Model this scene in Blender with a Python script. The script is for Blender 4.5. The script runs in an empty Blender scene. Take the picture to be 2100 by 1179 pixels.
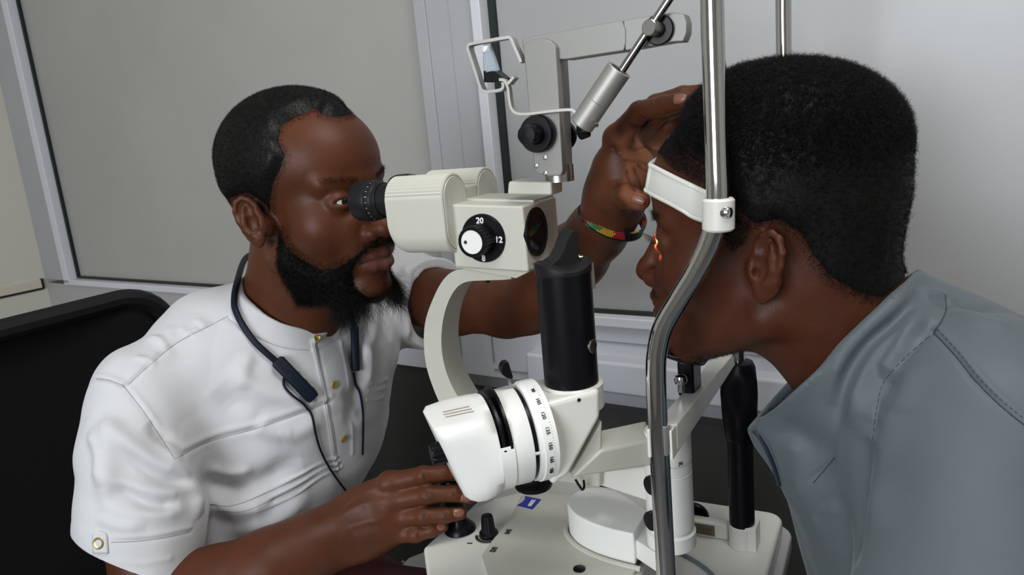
import bpy, bmesh, math, random, os
import numpy as np
from mathutils import Vector, Matrix, Euler
PI = math.pi
sc = bpy.context.scene
C = sc.collection

# ---------------------------------------------------------------- camera
F, CX, CY, CZ = 1500.0, 1050.0, 589.5, 1.25
_up = np.array([-629.0, 6868.0, F]); _up /= np.linalg.norm(_up)      # world up seen in camera axes (levelled from the window frames)
_fw = np.array([0, 0, -1.0]); _yy = _fw - _up * _up.dot(_fw); _yy /= np.linalg.norm(_yy)
_xx = np.cross(_yy, _up)
CAMR = np.array([_xx, _yy, _up])                                       # camera axes -> world axes
cam_data = bpy.data.cameras.new('camera')
cam_data.sensor_width = 36.0; cam_data.lens = F / 2100.0 * 36.0
cam_data.clip_start = 0.01; cam_data.clip_end = 50
cam_data.dof.use_dof = True; cam_data.dof.focus_distance = 0.66; cam_data.dof.aperture_fstop = 22.0
camera = bpy.data.objects.new('camera', cam_data); C.objects.link(camera)
_m = Matrix([list(r) for r in CAMR]).to_4x4(); _m.translation = (0, 0, CZ)
camera.matrix_world = _m
sc.camera = camera
def P(px, py, d):
    c = np.array([(px - CX) / F * d, -(py - CY) / F * d, -d])
    return CAMR @ c + np.array([0, 0, CZ])
def pix(p):
    c = CAMR.T @ (np.array(p, float) - np.array([0, 0, CZ]))
    return (CX + c[0] / -c[2] * F, CY - c[1] / -c[2] * F, -c[2])

# ---------------------------------------------------------------- light and exposure
sc.view_settings.view_transform = 'Standard'; sc.view_settings.look = 'None'
sc.view_settings.gamma = 1.0; sc.view_settings.use_curve_mapping = False
sc.view_settings.exposure = 0.0
w = bpy.data.worlds.new('room_daylight'); sc.world = w; w.use_nodes = True
w.node_tree.nodes['Background'].inputs[0].default_value = (0.86, 0.93, 1.0, 1)
w.node_tree.nodes['Background'].inputs[1].default_value = 0.30
def area(name, loc, rot, sx, sy, power, col):
    l = bpy.data.lights.new(name, 'AREA'); l.shape = 'RECTANGLE'; l.size = sx; l.size_y = sy
    l.energy = power; l.color = col
    o = bpy.data.objects.new(name, l); C.objects.link(o); o.location = loc; o.rotation_euler = rot
    return o
_ry = math.radians(-33.7); _rc = lambda x, y, z: (x * math.cos(_ry) - y * math.sin(_ry), x * math.sin(_ry) + y * math.cos(_ry), z)
area('ceiling_panel_light', (0.35, 0.10, 2.58), (0, 0, _ry), 0.6, 0.6, 15, (1.0, 0.985, 0.96))
area('window_daylight', _rc(-0.25, -1.86, 1.6), (math.radians(90), 0, _ry), 1.15, 1.2, 46, (0.90, 0.95, 1.0))

# ---------------------------------------------------------------- tagging
def tag(o, label=None, cat=None, group=None, kind=None):
    if label: o['label'] = label
    if cat: o['category'] = cat
    if group: o['group'] = group
    if kind: o['kind'] = kind
    return o
def thing(name, label, cat, loc=(0, 0, 0), rz=0.0, group=None):
    o = bpy.data.objects.new(name, None); C.objects.link(o)
    o.empty_display_size = 0.02
    o.location = loc; o.rotation_euler = (0, 0, rz)
    return tag(o, label, cat, group)
def link(name, me, mat=None, parent=None, label=None):
    o = bpy.data.objects.new(name, me); C.objects.link(o)
    if mat is not None:
        for m_ in (mat if isinstance(mat, (list, tuple)) else [mat]): me.materials.append(m_)
    if parent is not None: o.parent = parent
    if label: o['label'] = label
    return o
def mesh_np(name, v, f):
    me = bpy.data.meshes.new(name)
    v = np.asarray(v, np.float32); f = np.asarray(f, np.int32); k = f.shape[1]
    me.vertices.add(len(v)); me.vertices.foreach_set('co', v.ravel())
    me.loops.add(f.size); me.loops.foreach_set('vertex_index', f.ravel())
    me.polygons.add(len(f)); me.polygons.foreach_set('loop_start', np.arange(0, f.size, k, dtype=np.int32))
    me.polygons.foreach_set('use_smooth', np.ones(len(f), bool))
    me.update(calc_edges=True)
    return me
def close_holes(me):
    ev = np.zeros(len(me.edges) * 2, np.int32); me.edges.foreach_get('vertices', ev); lv = np.zeros(len(me.loops), np.int32); me.loops.foreach_get('edge_index', lv)
    if (np.bincount(lv, minlength=len(me.edges)) == 1).sum() == 0: return me
    bm = bmesh.new(); bm.from_mesh(me); be = [e for e in bm.edges if len(e.link_faces) == 1]
    r = bmesh.ops.holes_fill(bm, edges=be, sides=40)
    for f in r['faces']: f.smooth = True
    bm.to_mesh(me); bm.free(); return me
def vcol(me, name, vals):
    a = me.attributes.new(name, 'FLOAT', 'POINT'); a.data.foreach_set('value', np.asarray(vals, np.float32))

# ---------------------------------------------------------------- materials
def nd(nt, t, **kw):
    n = nt.nodes.new(t)
    for k_, v_ in kw.items():
        if k_.startswith('_'): setattr(n, k_[1:], v_)
        else: n.inputs[k_].default_value = v_
    return n
def mat(name, col, rough=0.5, metal=0.0, bump=0.0, bscale=200.0, var=0.0, vscale=8.0, col2=None, sss=0.0, sheen=0.0, coat=0.0, trans=0.0, ior=1.45, spec=0.5, bdet=2.0, emis=None, estr=0.0, rvar=0.0):
    m = bpy.data.materials.new(name); m.use_nodes = True; nt = m.node_tree
    b = nt.nodes['Principled BSDF']
    b.inputs['Base Color'].default_value = (*col, 1); b.inputs['Roughness'].default_value = rough
    b.inputs['Metallic'].default_value = metal; b.inputs['IOR'].default_value = ior
    b.inputs['Specular IOR Level'].default_value = spec
    if sss: b.inputs['Subsurface Weight'].default_value = sss; b.inputs['Subsurface Radius'].default_value = (0.9, 0.3, 0.15); b.inputs['Subsurface Scale'].default_value = 0.008
    if sheen: b.inputs['Sheen Weight'].default_value = sheen; b.inputs['Sheen Roughness'].default_value = 0.4
    if coat: b.inputs['Coat Weight'].default_value = coat; b.inputs['Coat Roughness'].default_value = 0.1
    if trans: b.inputs['Transmission Weight'].default_value = trans
    if emis: b.inputs['Emission Color'].default_value = (*emis, 1); b.inputs['Emission Strength'].default_value = estr
    tc = nd(nt, 'ShaderNodeTexCoord')
    if var or col2:
        n = nd(nt, 'ShaderNodeTexNoise', Scale=vscale, Detail=5.0, Roughness=0.6)
        nt.links.new(tc.outputs['Object'], n.inputs['Vector'])
        mx = nd(nt, 'ShaderNodeMix', _data_type='RGBA')
        c2 = col2 if col2 else tuple(c_ * (1 - var) for c_ in col)
        mx.inputs[6].default_value = (*col, 1); mx.inputs[7].default_value = (*c2, 1)
        mr = nd(nt, 'ShaderNodeMapRange'); mr.inputs[1].default_value = 0.35; mr.inputs[2].default_value = 0.68
        nt.links.new(n.outputs[0], mr.inputs[0]); nt.links.new(mr.outputs[0], mx.inputs[0]); nt.links.new(mx.outputs[2], b.inputs['Base Color'])
        m['mix'] = mx.name
    if rvar:
        n = nd(nt, 'ShaderNodeTexNoise', Scale=vscale * 3, Detail=4.0)
        nt.links.new(tc.outputs['Object'], n.inputs['Vector'])
        mr = nd(nt, 'ShaderNodeMapRange'); mr.inputs[3].default_value = rough - rvar; mr.inputs[4].default_value = rough + rvar
        nt.links.new(n.outputs[0], mr.inputs[0]); nt.links.new(mr.outputs[0], b.inputs['Roughness'])
    if bump:
        n = nd(nt, 'ShaderNodeTexNoise', Scale=bscale, Detail=bdet)
        nt.links.new(tc.outputs['Object'], n.inputs['Vector'])
        bp = nd(nt, 'ShaderNodeBump', Strength=bump, Distance=0.001)
        nt.links.new(n.outputs[0], bp.inputs['Height']); nt.links.new(bp.outputs[0], b.inputs['Normal'])
    return m
def attr_mix(m, attr, col):
    """mixes a second colour of the thing in by a point attribute (lips, palms, nails)"""
    nt = m.node_tree; b = nt.nodes['Principled BSDF']
    a = nd(nt, 'ShaderNodeAttribute', _attribute_name=attr)
    mx = nd(nt, 'ShaderNodeMix', _data_type='RGBA')
    bi = b.inputs['Base Color']
    if bi.is_linked: nt.links.new(bi.links[0].from_socket, mx.inputs[6])
    else: mx.inputs[6].default_value = bi.default_value[:]
    mx.inputs[7].default_value = (*col, 1)
    nt.links.new(a.outputs['Fac'], mx.inputs[0]); nt.links.new(mx.outputs[2], bi)
    return m

# ---------------------------------------------------------------- numpy geometry
def smoothstep(a, b, x):
    t = np.clip((x - a) / (b - a), 0, 1); return t * t * (3 - 2 * t)
def vnoise(p, scale, seed=0):
    """value noise, -1..1"""
    q = p * scale + 1000.0; i = np.floor(q).astype(np.int64); f = q - i; f = f * f * (3 - 2 * f)
    def h(a, b, c):
        x = (a * 73856093) ^ (b * 19349663) ^ (c * 83492791) ^ (seed * 1013904223)
        x = (x ^ (x >> 13)) * 1274126177 & 0x7fffffff; x = x ^ (x >> 16)
        return (x & 0xffff) / 32767.5 - 1
    r = 0
    for dx in (0, 1):
        for dy in (0, 1):
            for dz in (0, 1):
                wgt = (f[:, 0] if dx else 1 - f[:, 0]) * (f[:, 1] if dy else 1 - f[:, 1]) * (f[:, 2] if dz else 1 - f[:, 2])
                r = r + wgt * h(i[:, 0] + dx, i[:, 1] + dy, i[:, 2] + dz)
    return r
class Frame:
    """a rigid frame (optionally scaled) in which shapes are given"""
    def __init__(s, origin, X, Z, scale=1.0):
        X = np.array(X, float); X /= np.linalg.norm(X); Z = np.array(Z, float); Z = Z - X * X.dot(Z); Z /= np.linalg.norm(Z)
        Y = np.cross(Z, X); s.R = np.array([X, Y, Z]).T; s.o = np.array(origin, float); s.s = scale
    def p(s, q): return s.o + s.R @ (np.array(q, float) * s.s)
    def inv(s, pts): return ((np.asarray(pts) - s.o) @ s.R) / s.s
def rotm(ax, deg):
    return np.array(Matrix.Rotation(math.radians(deg), 3, ax))
class SDF:
    def __init__(s): s.pr = []
    def ell(s, c, r, k=0.01, sub=False, fr=None, rot=None):
        R = np.eye(3) if rot is None else rot
        if fr is not None:
            c = fr.p(c); r = np.array(r, float) * fr.s; R = fr.R @ R; k = k * fr.s
        s.pr.append(('e', np.array(c, float), np.array(r, float), R, k, sub, max(r))); return s
    def cone(s, a, b, ra, rb, k=0.01, sub=False, fr=None, flat=None):
        """round cone; flat=(dir, factor) squashes the section along dir"""
        if fr is not None:
            a = fr.p(a); b = fr.p(b); ra *= fr.s; rb *= fr.s; k = k * fr.s
            if flat is not None: flat = (fr.R @ np.array(flat[0], float), flat[1])
        a = np.array(a, float); b = np.array(b, float)
        if flat is not None:
            n = np.array(flat[0], float); n /= np.linalg.norm(n); flat = (n, flat[1])
        s.pr.append(('c', a, b, ra, rb, flat, k, sub)); return s
    def group(s, sub_, c, rad, k=0.01):
        s.pr.append(('g', np.array(c, float), rad, sub_, k)); return s
    def half(s, c, n, k=0.002, fr=None):
        """cuts away everything on the +n side"""
        if fr is not None: c = fr.p(c); n = fr.R @ np.array(n, float)
        n = np.array(n, float); n /= np.linalg.norm(n)
        s.pr.append(('h', np.array(c, float), n, k)); return s
    def chain(s, pts, k=0.01, **kw):
        """pts: [(point, radius), ...]"""
        for (a, ra), (b, rb) in zip(pts, pts[1:]): s.cone(a, b, ra, rb, k, **kw)
        return s
    @staticmethod
    def _one(q, p):
        if q[0] == 'g': return q[3].eval(p)
        if q[0] == 'e':
            l = (p - q[1]) @ q[3]; k0 = np.linalg.norm(l / q[2], axis=1); k1 = np.linalg.norm(l / (q[2] ** 2), axis=1) + 1e-9
            return k0 * (k0 - 1) / k1
        if q[0] == 'c':
            a, b, ra, rb, flat = q[1:6]; ab = b - a; ap = p - a
            t = np.clip(ap @ ab / max(ab.dot(ab), 1e-12), 0, 1); w_ = ap - t[:, None] * ab
            if flat is not None:
                n, fac = flat; c_ = w_ @ n; w_ = w_ + np.outer(c_ * (1 / fac - 1), n)
                return (np.linalg.norm(w_, axis=1) - (ra + (rb - ra) * t)) * min(1, fac * 1.2)
            return np.linalg.norm(w_, axis=1) - (ra + (rb - ra) * t)
        return (p - q[1]) @ q[2]
    def eval(s, p, prs=None):
        d = np.full(len(p), 1e3)
        for q in (s.pr if prs is None else prs):
            e = s._one(q, p)
            if q[0] == 'h':
                k = q[3]; e = e; h = np.clip(0.5 + 0.5 * (d - e) / k, 0, 1) if k > 0 else (d > e) * 1.0
                d = e + (d - e) * h + k * h * (1 - h)
                continue
            k, sub = (q[4], q[5]) if q[0] == 'e' else ((q[4], False) if q[0] == 'g' else (q[6], q[7]))
            if sub:
                h = np.clip(0.5 - 0.5 * (d + e) / k, 0, 1); d = d + (-e - d) * h + k * h * (1 - h)
            else:
                h = np.clip(0.5 + 0.5 * (d - e) / k, 0, 1); d = d + (e - d) * h - k * h * (1 - h)
        return d
    def _near(s, c, rad):
        out = []
        for q in s.pr:
            if q[0] == 'h': out.append(q); continue
            if q[0] == 'e': dist = np.linalg.norm(c - q[1]) - q[6]; k = q[4]
            elif q[0] == 'g': dist = np.linalg.norm(c - q[1]) - q[2]; k = q[4]
            else:
                f_ = q[5]; rr = max(q[3], q[4]); ab = q[2] - q[1]; t = min(1, max(0, (c - q[1]).dot(ab) / max(ab.dot(ab), 1e-12)))
                dist = np.linalg.norm(c - q[1] - t * ab) - rr * (1 if f_ is None else max(1, f_[1])); k = q[6]
            if dist < rad + k * 3 + 0.01: out.append(q)
        return out
    def bounds(s):
        lo = np.full(3, 1e9); hi = -lo
        for q in s.pr:
            if q[0] == 'h': continue
            if q[0] == 'g':
                lo = np.minimum(lo, q[1] - q[2]); hi = np.maximum(hi, q[1] + q[2]); continue
            if q[0] == 'e':
                if q[5]: continue
                lo = np.minimum(lo, q[1] - q[6]); hi = np.maximum(hi, q[1] + q[6])
            else:
                if q[7]: continue
                rr = max(q[3], q[4]) * (1 if q[5] is None else max(1, q[5][1]))
                lo = np.minimum(lo, np.minimum(q[1], q[2]) - rr); hi = np.maximum(hi, np.maximum(q[1], q[2]) + rr)
        return lo - 0.02, hi + 0.02
    def mesh(s, h, smooth=1, extra=None, B=20, clip=None):
        """surface nets, block by block -> verts, quads"""
        lo, hi = s.bounds()
        if clip is not None: lo = np.maximum(lo, clip[0]); hi = np.minimum(hi, clip[1])
        nb = np.ceil((hi - lo) / (h * B)).astype(int); N = nb * B + 4
        hd = h * B * math.sqrt(3) / 2
        g = np.stack(np.meshgrid(*[np.arange(-1, B + 1)] * 3, indexing='ij'), -1).reshape(-1, 3)
        V, K, Q = [], [], []
        ED = [((0,0,0),(1,0,0)),((0,1,0),(1,1,0)),((0,0,1),(1,0,1)),((0,1,1),(1,1,1)),((0,0,0),(0,1,0)),((1,0,0),(1,1,0)),((0,0,1),(0,1,1)),((1,0,1),(1,1,1)),((0,0,0),(0,0,1)),((1,0,0),(1,0,1)),((0,1,0),(0,1,1)),((1,1,0),(1,1,1))]
        for bi in range(nb[0]):
            for bj in range(nb[1]):
                for bk in range(nb[2]):
                    b0 = np.array([bi, bj, bk]) * B; c = lo + (b0 + B / 2) * h
                    prs = s._near(c, hd * 1.15)
                    if all(q[0] == 'h' for q in prs): continue
                    dc = s.eval(c[None], prs)[0]
                    if abs(dc) > hd * 2.2 + 0.006: continue
                    pts = lo + (g + b0) * h
                    val = s.eval(pts, prs)
                    if extra is not None: val = val + extra(pts)
                    if val.min() > 0 or val.max() < 0: continue
                    val = val.reshape(B + 2, B + 2, B + 2); n = B + 1
                    sg = val < 0
                    cnt = sum(sg[a:a + n, b_:b_ + n, c_:c_ + n].astype(np.int8) for a in (0, 1) for b_ in (0, 1) for c_ in (0, 1))
                    idx = np.argwhere((cnt > 0) & (cnt < 8))
                    if len(idx) == 0: continue
                    acc = np.zeros((len(idx), 3)); nn = np.zeros(len(idx))
                    for e0, e1 in ED:
                        e0 = np.array(e0); e1 = np.array(e1)
                        a = val[tuple((idx + e0).T)]; b_ = val[tuple((idx + e1).T)]
                        m_ = (a < 0) != (b_ < 0); t = np.where(m_, a / np.where(m_, a - b_, 1), 0)
                        acc += np.where(m_[:, None], e0 + (e1 - e0) * t[:, None], 0); nn += m_
                    V.append(lo + (idx - 1 + b0 + acc / nn[:, None]) * h)
                    gi = idx - 1 + b0 + 1
                    K.append((gi[:, 0].astype(np.int64) * N[1] + gi[:, 1]) * N[2] + gi[:, 2])
                    for ax in range(3):
                        o1, o2 = [(1, 2), (2, 0), (0, 1)][ax]
                        d = np.zeros(3, int); d[ax] = 1
                        sl = [slice(1, B + 1)] * 3; s2 = list(sl); s2[ax] = slice(2, B + 2)
                        A_ = sg[tuple(sl)]; B_ = sg[tuple(s2)]
                        ii = np.argwhere(A_ != B_)
                        if len(ii) == 0: continue
                        flip = A_[tuple(ii.T)]
                        gc = ii + b0 + 1
                        e1 = np.zeros(3, int); e1[o1] = 1; e2 = np.zeros(3, int); e2[o2] = 1
                        def key(q_): return (q_[:, 0].astype(np.int64) * N[1] + q_[:, 1]) * N[2] + q_[:, 2]
                        q4 = np.stack([key(gc - e1 - e2), key(gc - e2), key(gc), key(gc - e1)], 1)
                        q4[~flip] = q4[~flip][:, ::-1]
                        Q.append(q4)
        V = np.concatenate(V); K = np.concatenate(K); Q = np.concatenate(Q)
        uk, first = np.unique(K, return_index=True); V = V[first]
        F_ = np.searchsorted(uk, Q); F_ = np.clip(F_, 0, len(uk) - 1)
        ok = np.all(uk[F_] == Q, axis=1); F_ = F_[ok]
        if smooth: V = laplace(V, F_, smooth)
        return V, F_
def laplace(V, Fq, it, lam=0.5):
    for _ in range(it):
        acc = np.zeros_like(V); n = np.zeros(len(V))
        for a, b in ((0, 1), (1, 2), (2, 3), (3, 0)):
            for i_, j_ in ((a, b), (b, a)):
                for c_ in range(3): acc[:, c_] += np.bincount(Fq[:, i_], V[Fq[:, j_], c_], len(V))
                n += np.bincount(Fq[:, i_], minlength=len(V))
        V = V + lam * (acc / np.maximum(n, 1)[:, None] - V)
    return V
def vnormals(V, Fq):
    n = np.cross(V[Fq[:, 2]] - V[Fq[:, 0]], V[Fq[:, 3]] - V[Fq[:, 1]])
    acc = np.zeros_like(V)
    for i_ in range(4):
        for c_ in range(3): acc[:, c_] += np.bincount(Fq[:, i_], n[:, c_], len(V))
    return acc / (np.linalg.norm(acc, axis=1)[:, None] + 1e-12)

def tubes_np(paths, rad, sides=3):
    """paths N x S x 3 -> one mesh of thin tubes; rad scalar or N x S"""
    paths = np.asarray(paths); N_, S_, _ = paths.shape
    t = np.gradient(paths, axis=1); t /= np.linalg.norm(t, axis=2)[..., None] + 1e-9
    ref = np.where(np.abs(t[..., 2:3]) < 0.8, np.array([0, 0, 1.0]), np.array([1.0, 0, 0]))
    a = np.cross(t, ref); a /= np.linalg.norm(a, axis=2)[..., None] + 1e-9; b = np.cross(t, a)
    rad = np.broadcast_to(np.asarray(rad, float), (N_, S_))[..., None]
    ring = np.stack([paths + rad * (a * math.cos(2 * PI * k_ / sides) + b * math.sin(2 * PI * k_ / sides)) for k_ in range(sides)], 2)
    V = ring.reshape(-1, 3)
    base = (np.arange(N_)[:, None] * S_ + np.arange(S_ - 1)[None]).reshape(-1) * sides
    fs = [np.stack([base + k_, base + (k_ + 1) % sides, base + sides + (k_ + 1) % sides, base + sides + k_], 1) for k_ in range(sides)]
    return V, np.concatenate(fs)
def sample_surface(V, Fq, wgt, n, rng):
    """random points on quads, weighted per vertex"""
    fa = np.linalg.norm(np.cross(V[Fq[:, 2]] - V[Fq[:, 0]], V[Fq[:, 3]] - V[Fq[:, 1]]), axis=1) * wgt[Fq].mean(1)
    fi = rng.choice(len(Fq), n, p=fa / fa.sum()); u, v_ = rng.random((2, n, 1))
    q = V[Fq[fi]]
    return (q[:, 0] * (1 - u) + q[:, 1] * u) * (1 - v_) + (q[:, 3] * (1 - u) + q[:, 2] * u) * v_, fi

def near_path(V, path, width):
    out = np.zeros(len(V))
    if len(path) < 2: return out
    pa = np.array(path); m_ = np.all((V > pa.min(0) - width * 3) & (V < pa.max(0) + width * 3), axis=1); idx = np.where(m_)[0]; q = V[idx]; best = np.full(len(idx), 1e9)
    for a, b_ in zip(pa, pa[1:]):
        ab = b_ - a; t = np.clip((q - a) @ ab / max(ab.dot(ab), 1e-12), 0, 1); best = np.minimum(best, np.linalg.norm(q - a - t[:, None] * ab, axis=1))
    out[idx] = np.exp(-(best / width) ** 2); return out
# ---------------------------------------------------------------- polygon builder
class MB:
    """collects shapes of ONE part in its own local axes"""
    def __init__(s): s.v = []; s.f = []; s.mi = []; s.cur = 0
    def add(s, vs, fs):
        o = len(s.v); s.v += [tuple(float(c_) for c_ in v_) for v_ in vs]; s.f += [tuple(o + i_ for i_ in f_) for f_ in fs]; s.mi += [s.cur] * len(fs); return s
    def box(s, lo, hi):
        x0, y0, z0 = lo; x1, y1, z1 = hi
        return s.add([(x0,y0,z0),(x1,y0,z0),(x1,y1,z0),(x0,y1,z0),(x0,y0,z1),(x1,y0,z1),(x1,y1,z1),(x0,y1,z1)],
                     [(0,3,2,1),(4,5,6,7),(0,1,5,4),(1,2,6,5),(2,3,7,6),(3,0,4,7)])
    def hexa(s, p):
        """8 corners: 4 of one end, 4 of the other"""
        return s.add(p, [(0,3,2,1),(4,5,6,7),(0,1,5,4),(1,2,6,5),(2,3,7,6),(3,0,4,7)])
    def prism(s, poly, off):
        """polygon (3d points) extruded by off"""
        n = len(poly); a = [np.array(p_, float) for p_ in poly]; off = np.array(off, float)
        nrm = np.zeros(3)
        for i_ in range(n): nrm += np.cross(a[i_], a[(i_ + 1) % n])
        if nrm.dot(off) > 0: a = a[::-1]
        return s.add(a + [p_ + off for p_ in a], [tuple(range(n)), tuple(range(2 * n - 1, n - 1, -1))] + [(i_, i_ + n, (i_ + 1) % n + n, (i_ + 1) % n)[::1] for i_ in range(n)])
    def lathe(s, prof, a=(0,0,0), ax=(0,0,1), n=40, cap=True, flute=None, rref=None):
        """prof [(r, h)] around axis ax from a; flute=(count, depth, h0, h1) cuts grooves"""
        ax = np.array(ax, float); ax /= np.linalg.norm(ax); a = np.array(a, float)
        ref = np.array((0, 0, 1.0)) if abs(ax[2]) < 0.9 else np.array((1.0, 0, 0))
        if rref is not None: ref = np.array(rref, float)
        e1 = np.cross(ax, ref); e1 /= np.linalg.norm(e1); e2 = np.cross(ax, e1)
        vs = []
        for r, h_ in prof:
            for i_ in range(n):
                t = 2 * PI * i_ / n; rr = r
                if flute and flute[2] <= h_ <= flute[3]: rr = r - (flute[1] if (i_ * flute[0] * 2 // n) % 2 else 0)
                vs.append(a + ax * h_ + e1 * rr * math.cos(t) + e2 * rr * math.sin(t))
        m = len(prof); fs = []
        for j_ in range(m - 1):
            for i_ in range(n): fs.append((j_ * n + i_, j_ * n + (i_ + 1) % n, (j_ + 1) * n + (i_ + 1) % n, (j_ + 1) * n + i_))
        if cap:
            if prof[0][0] > 1e-6: fs.append(tuple(range(n))[::-1])
            if prof[-1][0] > 1e-6: fs.append(tuple((m - 1) * n + i_ for i_ in range(n)))
        return s.add(vs, fs)
    def cyl(s, a, b, r, r2=None, n=32, bev=0.0):
        a = np.array(a, float); b = np.array(b, float); L_ = np.linalg.norm(b - a); r2 = r if r2 is None else r2
        prof = [(r, 0), (r2, L_)] if not bev else [(max(r - bev, 1e-5), 0), (r, bev), (r2, L_ - bev), (max(r2 - bev, 1e-5), L_)]
        return s.lathe(prof, a, b - a, n)
    def tube(s, pts, r, n=12, closed=False, sy=None):
        """swept tube with parallel transport; r scalar or list; sy = (half-width, half-height) for a flat bar"""
        pts = [np.array(p_, float) for p_ in pts]; m = len(pts)
        T = []
        for i_ in range(m):
            if closed: t = pts[(i_ + 1) % m] - pts[i_ - 1]
            else: t = pts[min(i_ + 1, m - 1)] - pts[max(i_ - 1, 0)]
            T.append(t / (np.linalg.norm(t) + 1e-12))
        ref = np.array((0, 0, 1.0)) if abs(T[0][2]) < 0.9 else np.array((1.0, 0, 0))
        if sy and len(sy) > 2: ref = np.array(sy[2], float)
        N0 = ref - T[0] * T[0].dot(ref); N0 /= np.linalg.norm(N0); Ns = [N0]
        for i_ in range(1, m):
            n_ = Ns[-1] - T[i_] * T[i_].dot(Ns[-1]); Ns.append(n_ / (np.linalg.norm(n_) + 1e-12))
        vs = []
        if sy: sec = [(-sy[0], -sy[1]), (sy[0], -sy[1]), (sy[0], sy[1]), (-sy[0], sy[1])]; n = 4
        for i_ in range(m):
            Bn = np.cross(T[i_], Ns[i_]); rr = r[i_] if hasattr(r, '__len__') else r
            for k_ in range(n):
                if sy: cx_, cy_ = sec[k_]
                else: cx_, cy_ = rr * math.cos(2 * PI * k_ / n), rr * math.sin(2 * PI * k_ / n)
                vs.append(pts[i_] + Bn * cx_ + Ns[i_] * cy_)
        fs = []
        for i_ in range(m if closed else m - 1):
            j_ = (i_ + 1) % m
            for k_ in range(n): fs.append((i_ * n + k_, i_ * n + (k_ + 1) % n, j_ * n + (k_ + 1) % n, j_ * n + k_))
        if not closed: fs += [tuple(range(n))[::-1], tuple((m - 1) * n + k_ for k_ in range(n))]
        return s.add(vs, fs)
    def sheet(s, rows):
        m = len(rows); n = len(rows[0]); vs = [p_ for r_ in rows for p_ in r_]
        return s.add(vs, [(i_ * n + j_, i_ * n + j_ + 1, (i_ + 1) * n + j_ + 1, (i_ + 1) * n + j_) for i_ in range(m - 1) for j_ in range(n - 1)])
    def build(s, name, m, parent=None, bev=0.0, seg=3, smooth=True, label=None, ang=35, solid=0.0, subsurf=0, fixn=True):
        me = bpy.data.meshes.new(name); me.from_pydata(s.v, [], s.f); me.update()
        if fixn:
            bm = bmesh.new(); bm.from_mesh(me); bmesh.ops.recalc_face_normals(bm, faces=bm.faces); bm.to_mesh(me); bm.free()
        if any(s.mi): me.polygons.foreach_set('material_index', np.array(s.mi, np.int32))
        o = link(name, me, m, parent, label)
        if smooth:
            me.polygons.foreach_set('use_smooth', np.ones(len(me.polygons), bool))
            me.set_sharp_from_angle(angle=math.radians(ang))
        if solid:
            md = o.modifiers.new('solid', 'SOLIDIFY'); md.thickness = solid; md.offset = 0
        if bev:
            md = o.modifiers.new('bevel', 'BEVEL'); md.width = bev; md.segments = seg; md.limit_method = 'ANGLE'; md.angle_limit = math.radians(30); md.harden_normals = True
        if subsurf:
            md = o.modifiers.new('sub', 'SUBSURF'); md.levels = subsurf; md.render_levels = subsurf
        return o
def catmull(pts, n=8, closed=False):
    pts = [np.array(p_, float) for p_ in pts]; m = len(pts); out = []
    rng_ = range(m) if closed else range(m - 1)
    for i_ in rng_:
        p0 = pts[i_ - 1] if (closed or i_ > 0) else 2 * pts[0] - pts[1]
        p1 = pts[i_]; p2 = pts[(i_ + 1) % m]
        p3 = pts[(i_ + 2) % m] if (closed or i_ + 2 < m) else 2 * pts[-1] - pts[-2]
        for k_ in range(n):
            t = k_ / n
            out.append(0.5 * ((2 * p1) + (-p0 + p2) * t + (2 * p0 - 5 * p1 + 4 * p2 - p3) * t * t + (-p0 + 3 * p1 - 3 * p2 + p3) * t ** 3))
    if not closed: out.append(pts[-1])
    return out

# ---------------------------------------------------------------- the slit lamp's own axes: u towards the patient, v away from the camera
PHI = math.radians(-28.0)
UA = np.array([math.cos(PHI), math.sin(PHI), 0]); VA = np.array([-math.sin(PHI), math.cos(PHI), 0]); WA = np.array([0, 0, 1.0])
O = P(1000, 490, 0.66) + VA * 0.037
def loc(p): d_ = np.array(p) - O; return np.array([d_.dot(UA), d_.dot(VA), d_[2]])
def wor(l): return O + UA * l[0] + VA * l[1] + WA * l[2]
def _hit(px, py, n, c):
    r = P(px, py, 1.0) - np.array([0, 0, CZ]); o_ = np.array([0, 0, CZ])
    t = (c - (o_ - O).dot(n)) / r.dot(n); return loc(o_ + r * t)
def Lv(px, py, v): return _hit(px, py, VA, v)
def Lu(px, py, u): return _hit(px, py, UA, u)
def Lw(px, py, w_): return _hit(px, py, WA, w_)
# ================================================================ MATERIALS
M = {}
M['cream'] = mat('cream_plastic', (0.56, 0.55, 0.48), 0.38, bump=0.03, bscale=2200, var=0.05, vscale=6)
M['cream_gloss'] = mat('cream_enamel', (0.72, 0.71, 0.66), 0.28, var=0.04, vscale=5)
M['white_plastic'] = mat('white_plastic', (0.84, 0.84, 0.81), 0.30, var=0.03, vscale=9)
M['grey_enamel'] = mat('grey_hammered_enamel', (0.25, 0.245, 0.23), 0.42, bump=0.04, bscale=2600, metal=0.15)
M['black'] = mat('black_plastic', (0.005, 0.005, 0.007), 0.30, spec=0.2)
M['black_matt'] = mat('black_rubber', (0.010, 0.010, 0.011), 0.45, spec=0.25, bump=0.03, bscale=1500)
M['chrome'] = mat('chrome', (0.58, 0.58, 0.59), 0.07, 1.0)
M['steel'] = mat('brushed_steel', (0.42, 0.41, 0.39), 0.30, 1.0, bump=0.05, bscale=900)
M['satin'] = mat('satin_aluminium', (0.42, 0.41, 0.385), 0.5, 0.75, bump=0.03, bscale=2500)
M['white_ink'] = mat('white_ink', (0.85, 0.85, 0.85), 0.5)
M['black_ink'] = mat('black_ink', (0.02, 0.02, 0.02), 0.5)
M['glass_lens'] = mat('lens_glass', (0.006, 0.007, 0.009), 0.06, spec=0.35)

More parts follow.
